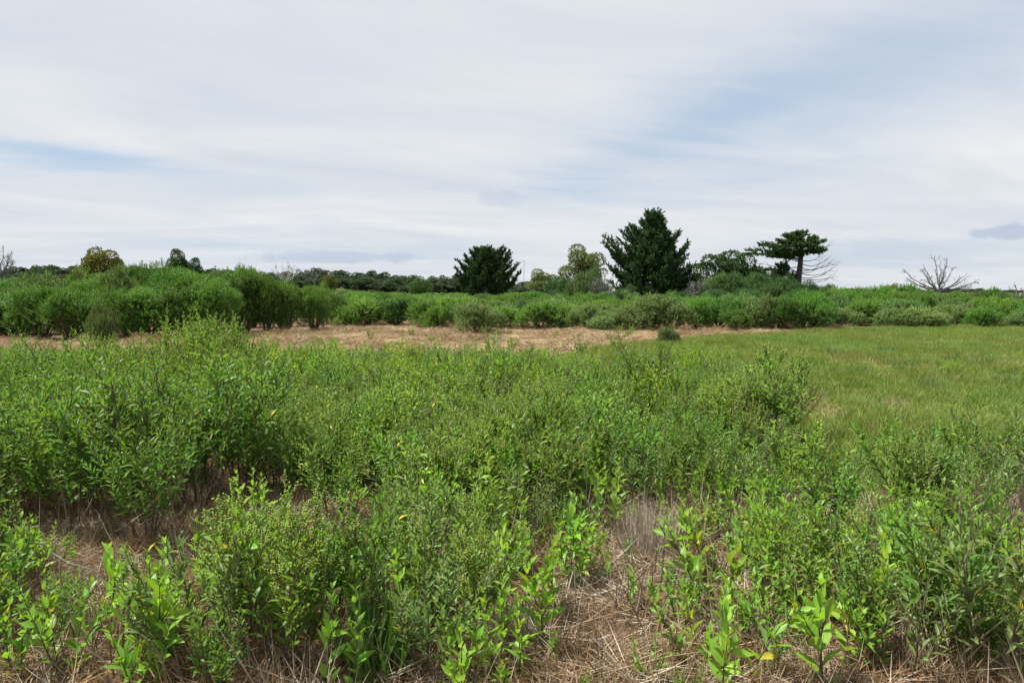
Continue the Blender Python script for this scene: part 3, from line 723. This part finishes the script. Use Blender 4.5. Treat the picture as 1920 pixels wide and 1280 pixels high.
SH = {'dark': [make_shrub(2.3, 2.3, 17, 2300, M['shrub_dark'], .16) for _ in range(3)],
      'deep': [make_shrub(2.3, 2.3, 16, 1900, M['shrub_deep'], .05) for _ in range(3)],
      'bright': [make_shrub(1.7, 1.35, 13, 1250, M['shrub_bright'], .04) for _ in range(3)],
      'olive': [make_shrub(1.8, 1.35, 13, 1250, M['shrub_olive'], .06) for _ in range(3)]}
SLAB = {'thicket': ('dark green shrub of the tall thicket', 'shrubs of the tall thicket'),
        'edge': ('low rounded bright green shrub lining the mown straw', 'bright shrubs lining the straw'),
        'edge_olive': ('greyish olive rounded shrub lining the mown straw', 'olive shrubs lining the straw'),
        'field': ('low bright green shrub in the scrub field before the cedars', 'shrubs of the scrub field'),
        'field_olive': ('greyish green shrub in the scrub field before the cedars', 'olive shrubs of the scrub field'),
        'mound': ('green shrub of the scrub behind the meadow', 'shrubs behind the meadow'),
        'mound_olive': ('grey-green shrub of the scrub behind the meadow', 'olive shrubs behind the meadow'),
        'foot': ('tall bluish green bush growing at the foot of the cedars', 'bushes at the foot of the cedars')}
n_shrubs = 0
def shrub(px, top, D, wpx, kind, lab, label=None):
    global n_shrubs
    fo, st, w_, h = SH[kind][rng.integers(3)]
    X = (px - 960) / F * D; hh = CAM_H + (HORIZON - top) / F * D; sw = wpx / F * D / w_ ; n_shrubs += 1
    L, g = SLAB[lab]
    if not label:
        if lab == 'thicket': L += ', ' + ('front row' if D < 24 else 'second row' if D < 28.4 else 'rear rows')
        if lab.startswith('mound'): L += ', ' + ('at its front' if D < 32 else 'in its middle' if D < 40 else 'at its top')
        L += ', nearest ' + min(((197, 'the yellowing tree'), (336, 'the small open tree'), (537, 'the bleached dead tree'), (134, 'the red bush'), (0, 'the leafless tree'), (911, 'the smaller cedar'), (1018, 'the small olive oak'),
                                (1092, 'the umbrella-shaped oak'), (1226, 'the large cedar'), (1375, 'the broad oak'), (1495, 'the flat-topped cedar'), (1761, 'the bare tree'), (790, 'the lone cedar bush')), key=lambda q: abs(q[0] - px))[1]
    root = thing('shrub', label or L, 'shrub', (X, D, float(gz(X, D)) if D < 100 else 0), rng.uniform(0, 6.28), (sw * .93, sw * .93, hh / h * .97), None if label else g)
    link('stems', st, root, kind='stuff'); link('foliage', fo, root, kind='stuff')

# tall thicket, front row then rows behind
for px, top, D, wp in ((-60, 538, 22, 170), (10, 534, 22.5, 150), (75, 530, 21.8, 150), (130, 538, 21.6, 140), (190, 540, 22.3, 140), (240, 534, 22.6, 140), (290, 532, 22.8, 150), (345, 528, 23.2, 140), (400, 518, 24, 140), (455, 506, 25, 130), (500, 524, 25, 110), (540, 522, 26.5, 110), (585, 524, 27.5, 100),
                       (60, 528, 25, 140), (160, 520, 26, 150), (230, 512, 27, 150), (310, 508, 28, 150), (380, 508, 29, 150), (470, 502, 30, 90), (0, 530, 27, 150), (545, 540, 30, 110), (620, 556, 31, 80),
                       (110, 518, 32, 150), (200, 506, 33, 160), (275, 500, 34, 150), (345, 502, 35, 150), (410, 506, 36, 140), (480, 515, 37, 120), (40, 522, 34, 150), (-70, 525, 30, 160), (240, 512, 40, 150), (330, 504, 41, 140), (520, 522, 41, 110)):
    shrub(px + rng.uniform(-8, 8), top - 3 + rng.uniform(-9, 10), D * rng.uniform(.985, 1.03), wp * rng.uniform(.66, .95), 'dark' if rng.uniform() < .93 else 'olive', 'thicket')
# shrubs lining the straw
shrub(195, 574, 20.6, 64, 'olive', 'edge_olive', 'small olive shrub standing before the dark thicket wall')
shrub(900, 566, 25.5, 100, 'olive', 'edge_olive', 'pale olive shrub with bare brown foot standing out on the straw')
shrub(1255, 612, 20.6, 46, 'olive', 'edge_olive', 'small bluish green bush standing alone where straw meets meadow')
shrub(1140, 582, 27.0, 76, 'olive', 'edge_olive', 'olive shrub with dark shaded side at the edge of straw')
shrub(1325, 590, 28.0, 30, 'bright', 'edge', 'tiny upright green shrub before the rounded shrubs on straw')
for px, top, D, wp, kd in ((650, 572, 32, 60, 'bright'), (690, 560, 34, 90, 'bright'), (740, 556, 33.5, 90, 'dark'), (790, 564, 33, 70, 'bright'), (830, 572, 31.5, 60, 'bright'), (850, 556, 36, 90, 'bright'), (955, 576, 31, 90, 'bright'), (1010, 566, 32, 90, 'bright'), (1060, 572, 31, 80, 'bright'),
                           (1095, 566, 31, 70, 'olive'), (1185, 570, 31, 70, 'olive'), (1245, 556, 30, 110, 'olive'), (1215, 572, 32, 70, 'dark'), (1300, 560, 30, 60, 'dark'), (1345, 552, 30.5, 100, 'dark'), (1400, 550, 31, 90, 'olive'), (1440, 556, 30, 80, 'olive'), (1470, 552, 31.5, 70, 'dark'), (1505, 562, 30, 90, 'olive'), (1530, 545, 31, 80, 'dark'), (1375, 575, 29.5, 60, 'dark')):
    shrub(px + rng.uniform(-6, 6), top + rng.uniform(-4, 3), D * rng.uniform(.88, .95), wp * 1.08, kd, 'edge_olive' if kd == 'olive' else 'edge')
# mass behind the meadow
for D in (29.5, 31.5, 34, 37, 41, 46):
    n = int(430 / (74 * 30 / D))
    for j in range(n + 2):
        px = 1555 + (j + rng.uniform(-.3, .3)) * 460 / n; f = (px - 1560) / 400
        low = {29.5: 578, 31.5: 566, 34: 556, 37: 550, 41: 545, 46: 543}[D]
        top = low + rng.uniform(-5, 5) + 10 * max(f - .55, 0)
        kd = 'bright' if rng.uniform() < (.35 if D < 33 else .7) else 'olive'
        shrub(px, top, D, 88 * 30 / D * rng.uniform(.85, 1.15), kd, 'mound_olive' if kd == 'olive' else 'mound')
# scrub field, rows further back
for D in (36, 39, 43, 48, 54):
    x0 = 620 if D < 45 else 560
    n = int((1560 - x0) / (66 * 34 / D))
    for j in range(n):
        px = x0 + (j + rng.uniform(-.35, .35)) * (1560 - x0) / n
        kd = 'olive' if rng.uniform() < .25 else 'bright'
        shrub(px, {36: 566, 39: 560, 43: 556, 48: 553, 54: 551}[D] + rng.uniform(-5, 7) , D, 80 * 34 / D * rng.uniform(.8, 1.2), kd, 'field_olive' if kd == 'olive' else 'field')
# bushes round the cedars
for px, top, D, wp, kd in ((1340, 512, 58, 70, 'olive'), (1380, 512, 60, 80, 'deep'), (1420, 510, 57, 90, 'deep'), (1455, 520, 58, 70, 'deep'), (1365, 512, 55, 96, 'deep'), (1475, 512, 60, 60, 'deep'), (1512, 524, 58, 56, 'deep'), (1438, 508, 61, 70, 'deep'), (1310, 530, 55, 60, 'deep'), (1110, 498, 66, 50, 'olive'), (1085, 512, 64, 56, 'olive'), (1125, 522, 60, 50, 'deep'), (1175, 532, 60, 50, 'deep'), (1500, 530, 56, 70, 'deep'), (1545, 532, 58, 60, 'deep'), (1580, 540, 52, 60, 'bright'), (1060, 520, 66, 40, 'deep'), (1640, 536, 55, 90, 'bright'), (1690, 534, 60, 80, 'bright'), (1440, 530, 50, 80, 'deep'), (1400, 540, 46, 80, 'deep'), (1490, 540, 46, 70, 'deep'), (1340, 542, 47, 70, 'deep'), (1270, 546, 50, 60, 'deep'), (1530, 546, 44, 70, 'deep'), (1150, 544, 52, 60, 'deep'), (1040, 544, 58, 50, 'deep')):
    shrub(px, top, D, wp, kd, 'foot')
# far scrub: no longer told apart
pts = []
for D in np.arange(58, 150, 5.0):
    n = int(1.7 * D / 2.4)
    for j in range(n):
        X = (-.85 + 1.7 * (j + rng.uniform(-.4, .4)) / n) * D; pts.append((X, D + rng.uniform(-2, 2)))
pts = np.array(pts); s = rng.uniform(.5, 1.15, len(pts)); left = ss(.15, .35, -pts[:, 0] / pts[:, 1])
far_protos = []
for kd in ('bright', 'bright', 'olive'):
    fo, st, w_, h = SH[kd][len(far_protos) % 3]; far_protos.append(fo)
scatter_stuff('far_scrub', 'far green scrub running back to the trees', 'scrub', far_protos, np.stack([pts[:, 0], pts[:, 1], gz(pts[:, 0], pts[:, 1])], -1),
              rng.uniform(0, 6.28, len(pts)), np.stack([s * 1.3, s * 1.3, s * .82 * (1 + .6 * left)], -1), .03)

# ------------------------------------------------------------------ cedars
def cedar_tuft(n, L):
    mb = MB(); a = rng.uniform(0, 6.28, n); op = rng.uniform(.15, .75, n); t = rng.uniform(0, .6, n)
    d = np.stack([np.cos(a) * np.sin(op), np.sin(a) * np.sin(op), np.cos(op)], -1)
    put_leaves(mb, KITE, np.stack([0 * t, 0 * t, t * L], -1), d, rng.normal(0, 1, (n, 3)), rng.uniform(.45, .8, n) * L, rng.uniform(.16, .26, n) * L)
    return np.concatenate(mb.V), np.concatenate(mb.F)
CT = [cedar_tuft(10, .34) for _ in range(4)]

def spray(fo, wood, P, r0, ntw, tw_len, up, mats_idx=0, start=.2, tuft_s=1.0, spread=.42, end=1.02, flat_=1.0, nt=3):
    """foliage plumes along a limb polyline P"""
    P = np.asarray(P); wood.tube(P, np.linspace(r0, .012, len(P)), 5)
    seg = np.linspace(start, 1, ntw)
    pos, dr, sz = [], [], []
    for t in seg:
        f = t * (len(P) - 1); i_ = min(int(f), len(P) - 2); p = P[i_] + (P[i_ + 1] - P[i_]) * (f - i_); d = nrm(P[i_ + 1] - P[i_])
        for _ in range(nt):
            sd = nrm(d * 1.0 + rng.normal(0, spread, 3) + [0, 0, up]) * [1, 1, flat_]; L = tw_len * rng.uniform(.4, 1.15) * (1.2 - end * t)
            for u in np.linspace(.1, 1, 5):
                pos.append(p + sd * L * u + [0, 0, .12 * L * u * u]); dr.append(nrm(sd + rng.normal(0, .2, 3) + [0, 0, .25 * u])); sz.append(1.15 - .5 * t)
    pos, dr = np.array(pos), np.array(dr); n = len(pos); idx = rng.integers(0, 4, n)
    fr = up_frames(dr, rng.uniform(0, 6.28, n)) * (rng.uniform(.7, 1.2, n) * tuft_s * np.array(sz))[:, None, None]
    for q in range(4): fo.place(CT[q], fr[idx == q], pos[idx == q], mats_idx)

def limb_path(a, b, sag, n=6):
    t = np.linspace(0, 1, n)[:, None]; a, b = np.asarray(a, float), np.asarray(b, float); L = np.linalg.norm(b - a)
    return a + (b - a) * t + np.concatenate([rng.normal(0, .02 * L, (n, 2)), -sag * L * np.sin(t * math.pi)], 1) * (t > 0) * (t < 1)

def cedar(name, label, base_px, D, tips, prof, n_extra, bottom, tw=.9, mat='cedar'):
    """tips: silhouette limb ends (pixels); prof: list of (z, radius) for the limbs facing all other ways"""
    b = at(*base_px, D); root = thing(name, label, 'tree', (b[0], D, 0)); fo, wd = MB(), MB()
    top = max(prof, key=lambda q: q[0])[0]; tr = MB()
    tr.tube([(0, 0, -.2), (.05, 0, top * .3), (-.03, .05, top * .62), (0, 0, top * .97)], [.24, .19, .11, .02], 8)
    link('trunk', tr.mesh('trunk', M['bark']), root)
    for x, y in tips:
        p = at(x, y, D) - np.array([b[0], D, 0]); p[1] = rng.uniform(-.6, .6)
        hz = max(bottom, p[2] - (.12 + .75 * (p[2] / top) ** 1.5) * abs(p[0]) - .35)
        spray(fo, wd, limb_path((0, 0, min(hz, top * .9)), p, .15), .05, 18, tw, .32, 0, .2, .95, .52, .86, 1.0, 4)
    zs_, rs_ = zip(*sorted(prof))
    for k_ in range(n_extra):
        z = bottom + (top - bottom) * ((k_ + .5) / n_extra) ** 1.15; a = k_ * 2.399 + rng.uniform(-.3, .3)
        r_ = np.interp(z, zs_, rs_) * rng.uniform(.55, .97)
        spray(fo, wd, limb_path((0, 0, max(bottom * .9, z - (.08 + .6 * (z / top) ** 1.5) * r_)), (r_ * math.cos(a), r_ * math.sin(a), z), .10), .045, 12, tw, .2, 0, .25, 1.0, .6, .8)
    link('limbs', wd.mesh('limbs', M['bark']), root, kind='stuff'); link('crown', fo.mesh('crown', M[mat]), root, kind='stuff')
    return root

cedar('cedar_tree', 'large dark cedar with ragged pointed top and foliage reaching the ground', (1226, 552), 66,
      [(1214, 402), (1207, 416), (1233, 418), (1222, 410), (1183, 424), (1176, 430), (1168, 436), (1192, 430), (1244, 432), (1274, 436), (1268, 446), (1252, 440), (1160, 452), (1136, 446), (1148, 450), (1133, 458), (1140, 466), (1290, 458), (1280, 472), (1286, 466), (1262, 470), (1150, 480), (1140, 500), (1300, 500), (1304, 520), (1292, 512), (1160, 520), (1172, 536), (1300, 536), (1282, 530), (1306, 530), (1296, 524), (1310, 540), (1288, 544), (1146, 530), (1152, 512), (1158, 544), (1276, 490), (1284, 482), (1150, 466)],
      [(.6, 3.9), (1.6, 4.2), (3.2, 4.2), (4.6, 3.6), (5.8, 2.4), (7.0, 1.2), (8.0, .4), (8.5, .12)], 92, .7, 1.0)
cedar('cedar_tree', 'smaller dark cedar with forked flat top and short bare trunk', (911, 553), 74,
      [(892, 468), (900, 474), (884, 474), (873, 482), (880, 488), (858, 490), (866, 498), (857, 504), (940, 466), (946, 470), (953, 473), (932, 474), (948, 484), (956, 480), (958, 492), (971, 497), (962, 506), (975, 512), (966, 524), (858, 518), (862, 530), (960, 532), (876, 512), (915, 480)],
      [(1.1, 2.4), (2.0, 3.0), (3.2, 3.0), (4.2, 2.4), (5.2, 1.6), (5.9, .8)], 66, 1.3, .85)

# flat-topped cedar with bare wind-swept limbs
D = 62; b = at(1495, 545, D); root = thing('cedar_tree', 'flat-topped cedar with leaning crown and bare dead limbs on its side', 'tree', (b[0], D, 0)); o0 = np.array([b[0], D, 0])
tr = MB(); P = [at(1492, 560, D) - o0, at(1496, 530, D) - o0, at(1500, 500, D) - o0, at(1503, 470, D) - o0, at(1505, 445, D) - o0]; P[0][2] = -.2
tr.tube(P, [.38, .3, .24, .18, .06], 8); link('trunk', tr.mesh('trunk', M['bark']), root)
fo, wd, dd = MB(), MB(), MB()
for x, y, dy, hz in ((1398, 476, 0, 492), (1410, 468, .8, 490), (1420, 460, -.8, 484), (1432, 458, .3, 480), (1440, 466, -1.2, 484), (1452, 456, 1.2, 476), (1462, 450, 0, 472), (1450, 476, .6, 486), (1440, 482, -.4, 490), (1470, 444, -1, 466), (1480, 440, .8, 462), (1490, 438, -.5, 458), (1508, 437, .2, 452), (1500, 442, 1.4, 460), (1520, 446, -.6, 462), (1530, 450, .6, 464), (1540, 452, -.2, 468), (1543, 466, .3, 478), (1534, 472, -.9, 480), (1470, 462, 1.8, 474), (1475, 460, -1.9, 474), (1510, 456, 1.9, 468), (1512, 458, -1.9, 470), (1468, 480, .4, 488), (1484, 474, -.6, 484), (1520, 470, .9, 480)):
    p = at(x, y, D) - o0; p[1] = dy; q = at(1502, hz, D) - o0; q[1] = 0
    spray(fo, wd, limb_path(q, p, -.06), .05, 15, .85, .05, 0, .3, .85, .65, .75, .45)
for x, y, dy in ((1440, 506, .2), (1452, 498, -.6), (1432, 516, .5), (1460, 512, .8), (1448, 524, -.5), (1466, 526, .2), (1438, 532, .3), (1455, 538, -.3), (1470, 500, .9), (1476, 518, -.9)):
    p = at(x, y, D) - o0; p[1] = dy; q = at(1498, y + 14, D) - o0; q[1] = 0
    spray(fo, wd, limb_path(q, p, -.05), .05, 11, .7, .15, 1, .4, .9)
for x, y, dy, hz in ((1562, 459, 0, 478), (1548, 476, .5, 488), (1552, 480, -.4, 494), (1575, 491, 0, 508), (1566, 484, .3, 500), (1560, 500, -.5, 512), (1572, 519, 0, 524), (1558, 524, .4, 528), (1550, 510, -.3, 520), (1540, 494, .2, 510), (1420, 488, .3, 500), (1432, 500, -.2, 508)):
    p = at(x, y, D) - o0; p[1] = dy; q = at(1500, hz, D) - o0; q[1] = 0; path = limb_path(q, p, rng.uniform(-.02, .22)) 
    dd.tube(path, np.linspace(.045, .008, 6), 5)
    for f in (3, 4, 4):
        s0 = path[f]; dv = nrm(p - q + rng.normal(0, 1.2, 3) + [0, 0, .6]); dd.tube([s0, s0 + dv * .45, s0 + dv * .9 + [0, 0, .15]], [.018, .012, .006], 4)
link('limbs', wd.mesh('limbs', M['bark']), root, kind='stuff'); link('crown', fo.mesh('crown', [M['cedar_green'], M['cedar']]), root, kind='stuff')
link('dead_limbs', dd.mesh('dead_limbs', M['grey_bark']), root, kind='stuff')

# ------------------------------------------------------------------ broadleaf trees
def make_crown(w_, h, nl, nleaf, leaf, mat, flatten=.75, open_=.0, base=.15):
    """crown of leafy lobes filling w_ x h above base*h; returns crown, wood meshes"""
    fo, wd = MB(), MB()
    a = rng.uniform(0, 6.28, nl); r = np.sqrt(rng.uniform(.02, 1, nl)) * .36 * w_; lr = rng.uniform(.11, .24, nl) * w_ * (1 - .25 * open_)
    top = h * (1 - .45 * (r / (.5 * w_)) ** 2) * rng.uniform(.74, 1.0, nl); top[0] = h; z = np.maximum(top - lr * flatten, h * base + lr * .4)
    C = np.stack([r * np.cos(a), r * np.sin(a), z], -1)
    if not open_:
        k_ = nl // 2; b = rng.uniform(0, 6.28, k_); C = np.concatenate([C, np.stack([.33 * w_ * np.cos(b), .33 * w_ * np.sin(b), rng.uniform(base + .1, .5, k_) * h], -1)]); lr = np.concatenate([lr, rng.uniform(.16, .22, k_) * w_])
    for c_, l_ in zip(C, lr):
        n = int(nleaf * l_ ** 2 / (lr ** 2).sum()); v = nrm(rng.normal(0, 1, (n, 3)) + [0, 0, .4])
        p = c_ + v * l_ * (rng.uniform(.5, 1.05, n) ** .4)[:, None] * [1, 1, flatten]
        d = nrm(v + rng.normal(0, .7, (n, 3))); hn = nrm(v + [0, 0, .8] + rng.normal(0, .5, (n, 3)))
        put_leaves(fo, KITE, p, d, hn, rng.uniform(.7, 1.3, n) * leaf, rng.uniform(.6, .9, n) * leaf)
        s0 = np.array([0, 0, h * base * .8]); mid = s0 + (c_ - s0) * [.45, .45, .55] + rng.normal(0, .03 * w_, 3)
        wd.tube([(0, 0, -.3), s0, mid, c_], [.035 * h, .028 * h, .015 * h, .006 * h], 5)
    return fo.mesh('crown', mat), wd.mesh('trunk', M['bark'])

def tree(name, label, px, top, D, wpx, meshes, size, group=None, z=None, cat='tree'):
    X = (px - 960) / F * D; zb = float(gz(X, D)) if z is None else z; hh = CAM_H + (HORIZON - top) / F * D - zb; sw = wpx / F * D / size[0]
    root = thing(name, label, cat, (X, D, zb), rng.uniform(0, 6.28), (sw, sw, hh / size[1]), group)
    link('trunk', meshes[1], root); link('crown', meshes[0], root, kind='stuff'); return root

FARC = [make_crown(9, 9, 16, 4200, .55, M['oak_far'], .85, 0, .0) for _ in range(5)]
prof = [(-80, 508), (0, 505), (100, 501), (160, 500), (250, 498), (400, 504), (500, 511), (560, 508), (600, 506), (660, 508), (720, 514), (780, 519), (830, 518), (880, 514), (930, 524), (1000, 530), (1080, 534)]
for row, (D, dy, stp) in enumerate(((385, 0, 22), (330, 7, 26), (275, 14, 30))):
    px = -80
    while px < 1080:
        top = np.interp(px, *zip(*prof)) + dy + rng.uniform(-4, 4)
        tree('oak_tree', 'dark green oak of the low wood along the horizon behind the scrub', px, top, D + rng.uniform(-15, 15), stp * rng.uniform(1.35, 1.9), FARC[rng.integers(5)], (9, 9), 'oaks of the far wood')
        px += stp * rng.uniform(.75, 1.2)
for px in np.arange(1560, 1960, 8.5):
    top = 541.5 + rng.uniform(-1.5, 2.5) + (2.0 if px > 1840 else 0)
    tree('oak_tree', 'tiny dark tree of the faint line on the horizon beyond the meadow', px + rng.uniform(-3, 3), top, 620 + rng.uniform(-60, 60), rng.uniform(12, 20), FARC[rng.integers(5)], (9, 9), 'trees of the far horizon line')

GREEN = make_crown(6, 4.5, 13, 9000, .2, M['oak_green'], .62, 0, .06); GREENB = make_crown(6, 4.5, 11, 8000, .2, M['oak_green'], .6, 0, .06); OLIVE = make_crown(6, 4.5, 16, 6000, .16, M['oak_olive'], .5, 1, .3)
YELL = make_crown(5, 4.5, 20, 7500, .17, M['yellow_tree'], .7, .15, .15); GREEN2 = make_crown(5, 5, 15, 6500, .15, M['oak_green'], .7, .3, .2)
DARKO = make_crown(5, 4, 14, 6000, .18, M['cedar_green'], .75, 0, .1); RED = make_crown(5, 3, 12, 5000, .15, M['red_shrub'], .8, 0, .05)
tree('oak_tree', 'round green oak beside the large cedar', 1336, 473, 64, 100, GREEN, (6, 4.5))
tree('oak_tree', 'broad green oak between the large cedar and flat-topped cedar', 1392, 478, 67, 96, GREENB, (6, 4.5))
tree('oak_tree', 'low dark green oak under the flat-topped cedar crown', 1410, 500, 70, 70, DARKO, (5, 4))
tree('oak_tree', 'umbrella-shaped olive oak with bare branches showing under its crown', 1092, 459, 78, 104, OLIVE, (6, 4.5))
tree('oak_tree', 'small olive oak with pale twisted branches between the two dark cedars', 1018, 505, 82, 72, OLIVE, (6, 4.5))
tree('oak_tree', 'low dark oak beside the small olive oak', 1048, 514, 80, 56, DARKO, (5, 4))
tree('oak_tree', 'yellowing tree rising above the tall thicket', 197, 465, 66, 92, YELL, (5, 4.5))
tree('oak_tree', 'small open green tree poking out of the tall thicket', 338, 468, 58, 58, GREEN2, (5, 5))
tree('oak_tree', 'low bent green tree beside the small open tree in the thicket', 368, 484, 58, 44, GREEN2, (5, 5))
tree('oak_tree', 'dark round tree behind the thicket near the red bush', 80, 498, 90, 44, DARKO, (5, 4))
tree('red_bush', 'reddish brown bush showing above the thicket', 134, 501, 62, 62, RED, (5, 3), cat='bush')
tree('orange_bush', 'orange yellow bush at the foot of the far wood', 618, 514, 120, 34, YELL, (5, 4.5), cat='bush')
tree('cedar_bush', 'dark round cedar bush standing alone before the far wood', 790, 518, 110, 48, DARKO, (5, 4), cat='bush')
tree('oak_tree', 'little pale green tree above the scrub near the bare tree', 1670, 531, 110, 34, OLIVE, (6, 4.5))

# ------------------------------------------------------------------ dead trees
def dead_tree(name, label, base, D, tips, mat, r0=.16, twigs=7, twl=1.0, cat='dead tree'):
    b = at(*base, D); root = thing(name, label, cat, (b[0], D, 0)); o0 = np.array([b[0], D, 0]); tr, tw = MB(), MB()
    fork = at(base[0], base[1] - 4, D) - o0
    tr.tube([(0, 0, -.2), fork * .6, fork], [r0 * 1.2, r0, r0 * .9], 7); link('trunk', tr.mesh('trunk', M[mat]), root)
    for x, y in tips:
        p = at(x, y, D) - o0; p[1] = rng.uniform(-1.2, 1.2); L = np.linalg.norm(p - fork); lb = MB()
        path = limb_path(fork * rng.uniform(.75, 1.0), p, .07, 8); lb.tube(path, np.linspace(r0 * .55, .018, 8), 5)
        link('limb', lb.mesh('limb', M[mat]), root)
        for _ in range(twigs):
            f = rng.uniform(2.2, 6.8); s0 = path[int(f)]; dv = nrm(nrm(p - fork) * .8 + rng.normal(0, .55, 3) + [0, 0, .25]); l_ = twl * rng.uniform(.35, 1.0)
            e_ = s0 + dv * l_; tw.tube([s0, (s0 + e_) / 2 + rng.normal(0, .05 * l_, 3), e_], [.022, .015, .007], 4)
            for _ in range(2):
                d2 = nrm(dv + rng.normal(0, .5, 3)); tw.tube([(s0 + e_) / 2, (s0 + e_) / 2 + d2 * l_ * .5], [.018, .008], 3)
    link('twigs', tw.mesh('twigs', M[mat]), root, kind='stuff'); return root

dead_tree('dead_tree', 'wide bare grey dead tree with spreading limbs above the scrub', (1761, 546), 64, [(1750, 480), (1771, 486), (1734, 503), (1690, 507), (1697, 532), (1795, 500), (1826, 509), (1824, 523), (1820, 538), (1780, 494), (1710, 520), (1742, 494), (1760, 490), (1805, 516), (1812, 530), (1720, 512), (1704, 524), (1786, 508)], 'grey_bark', .13, 7, .9)
dead_tree('dead_tree', 'small bare dead tree at the far end of the scrub', (1911, 560), 60, [(1907, 530), (1900, 538), (1895, 542), (1918, 540), (1924, 534)], 'grey_bark', .12, 4, .5)
dead_tree('dead_tree', 'pale bleached dead tree before the far wood', (537, 530), 95, [(520, 500), (530, 496), (541, 494), (552, 496), (558, 502), (546, 500), (514, 506)], 'pale_bark', .14, 8, 1.0)
dead_tree('dead_tree', 'bare pinkish grey tree beside the bleached dead tree', (590, 528), 100, [(574, 506), (582, 502), (594, 505), (600, 510), (568, 512)], 'grey_bark', .12, 8, 1.0)
dead_tree('bare_tree', 'leafless grey tree at the far end of the tall thicket', (-4, 520), 70, [(2, 460), (10, 468), (16, 480), (14, 492), (-10, 458), (-20, 466), (18, 500)], 'grey_bark', .15, 16, 1.0)
dead_tree('dead_bush', 'grey twiggy dead bush beside the large cedar', (1128, 556), 58, [(1108, 526), (1116, 520), (1126, 518), (1136, 518), (1146, 522), (1150, 532), (1104, 540), (1152, 544)], 'grey_bark', .08, 14, .8, 'dead bush')
dead_tree('dead_bush', 'brown grey heap of dead brush by the large cedar foot', (1305, 560), 54, [(1285, 546), (1292, 538), (1300, 532), (1308, 528), (1318, 534), (1326, 542), (1330, 550), (1280, 554)], 'grey_bark', .07, 16, .8, 'dead bush')
dead_tree('dead_bush', 'pale dry branches lying under the tall thicket edge', (590, 612), 27, [(570, 580), (575, 590), (600, 598), (560, 600)], 'grey_bark', .025, 4, .3, 'dead bush')

# ------------------------------------------------------------------ wind turbine far beyond
D = 1500; hub = at(982, 488.5, D); wt = thing('wind_turbine', 'white three-bladed wind turbine far beyond the two cedars', 'wind turbine', (hub[0], D, 0))
q = MB(); q.tube([(0, 0, 0), (0, 0, hub[2] * .5), (0, 0, hub[2])], [1.5, 1.2, .85], 10); link('tower', q.mesh('tower', M['white_metal']), wt)
q = MB(); q.tube([(0, 3, hub[2] + .6), (0, 2.9, hub[2] + .6), (0, -2.6, hub[2] + .6), (0, -3.4, hub[2] + .6)], [.2, 1.3, 1.3, .4], 8); link('nacelle', q.mesh('nacelle', M['white_metal']), wt)
for a in (35, 155, 275):
    q = MB(); c, s_ = math.cos(R(a)), math.sin(R(a)); P0 = np.array([0, -3.0, hub[2] + .6])
    q.tube([P0 + np.array([c, 0, s_]) * r_ for r_ in (.3, 3, 8, 14.5)], [.55, .8, .55, .12], 6); link('blade', q.mesh('blade', M['white_metal']), wt)

print('plants', len(plants), 'rest', len(allp), 'single leaves', n_single, 'shrubs', n_shrubs)
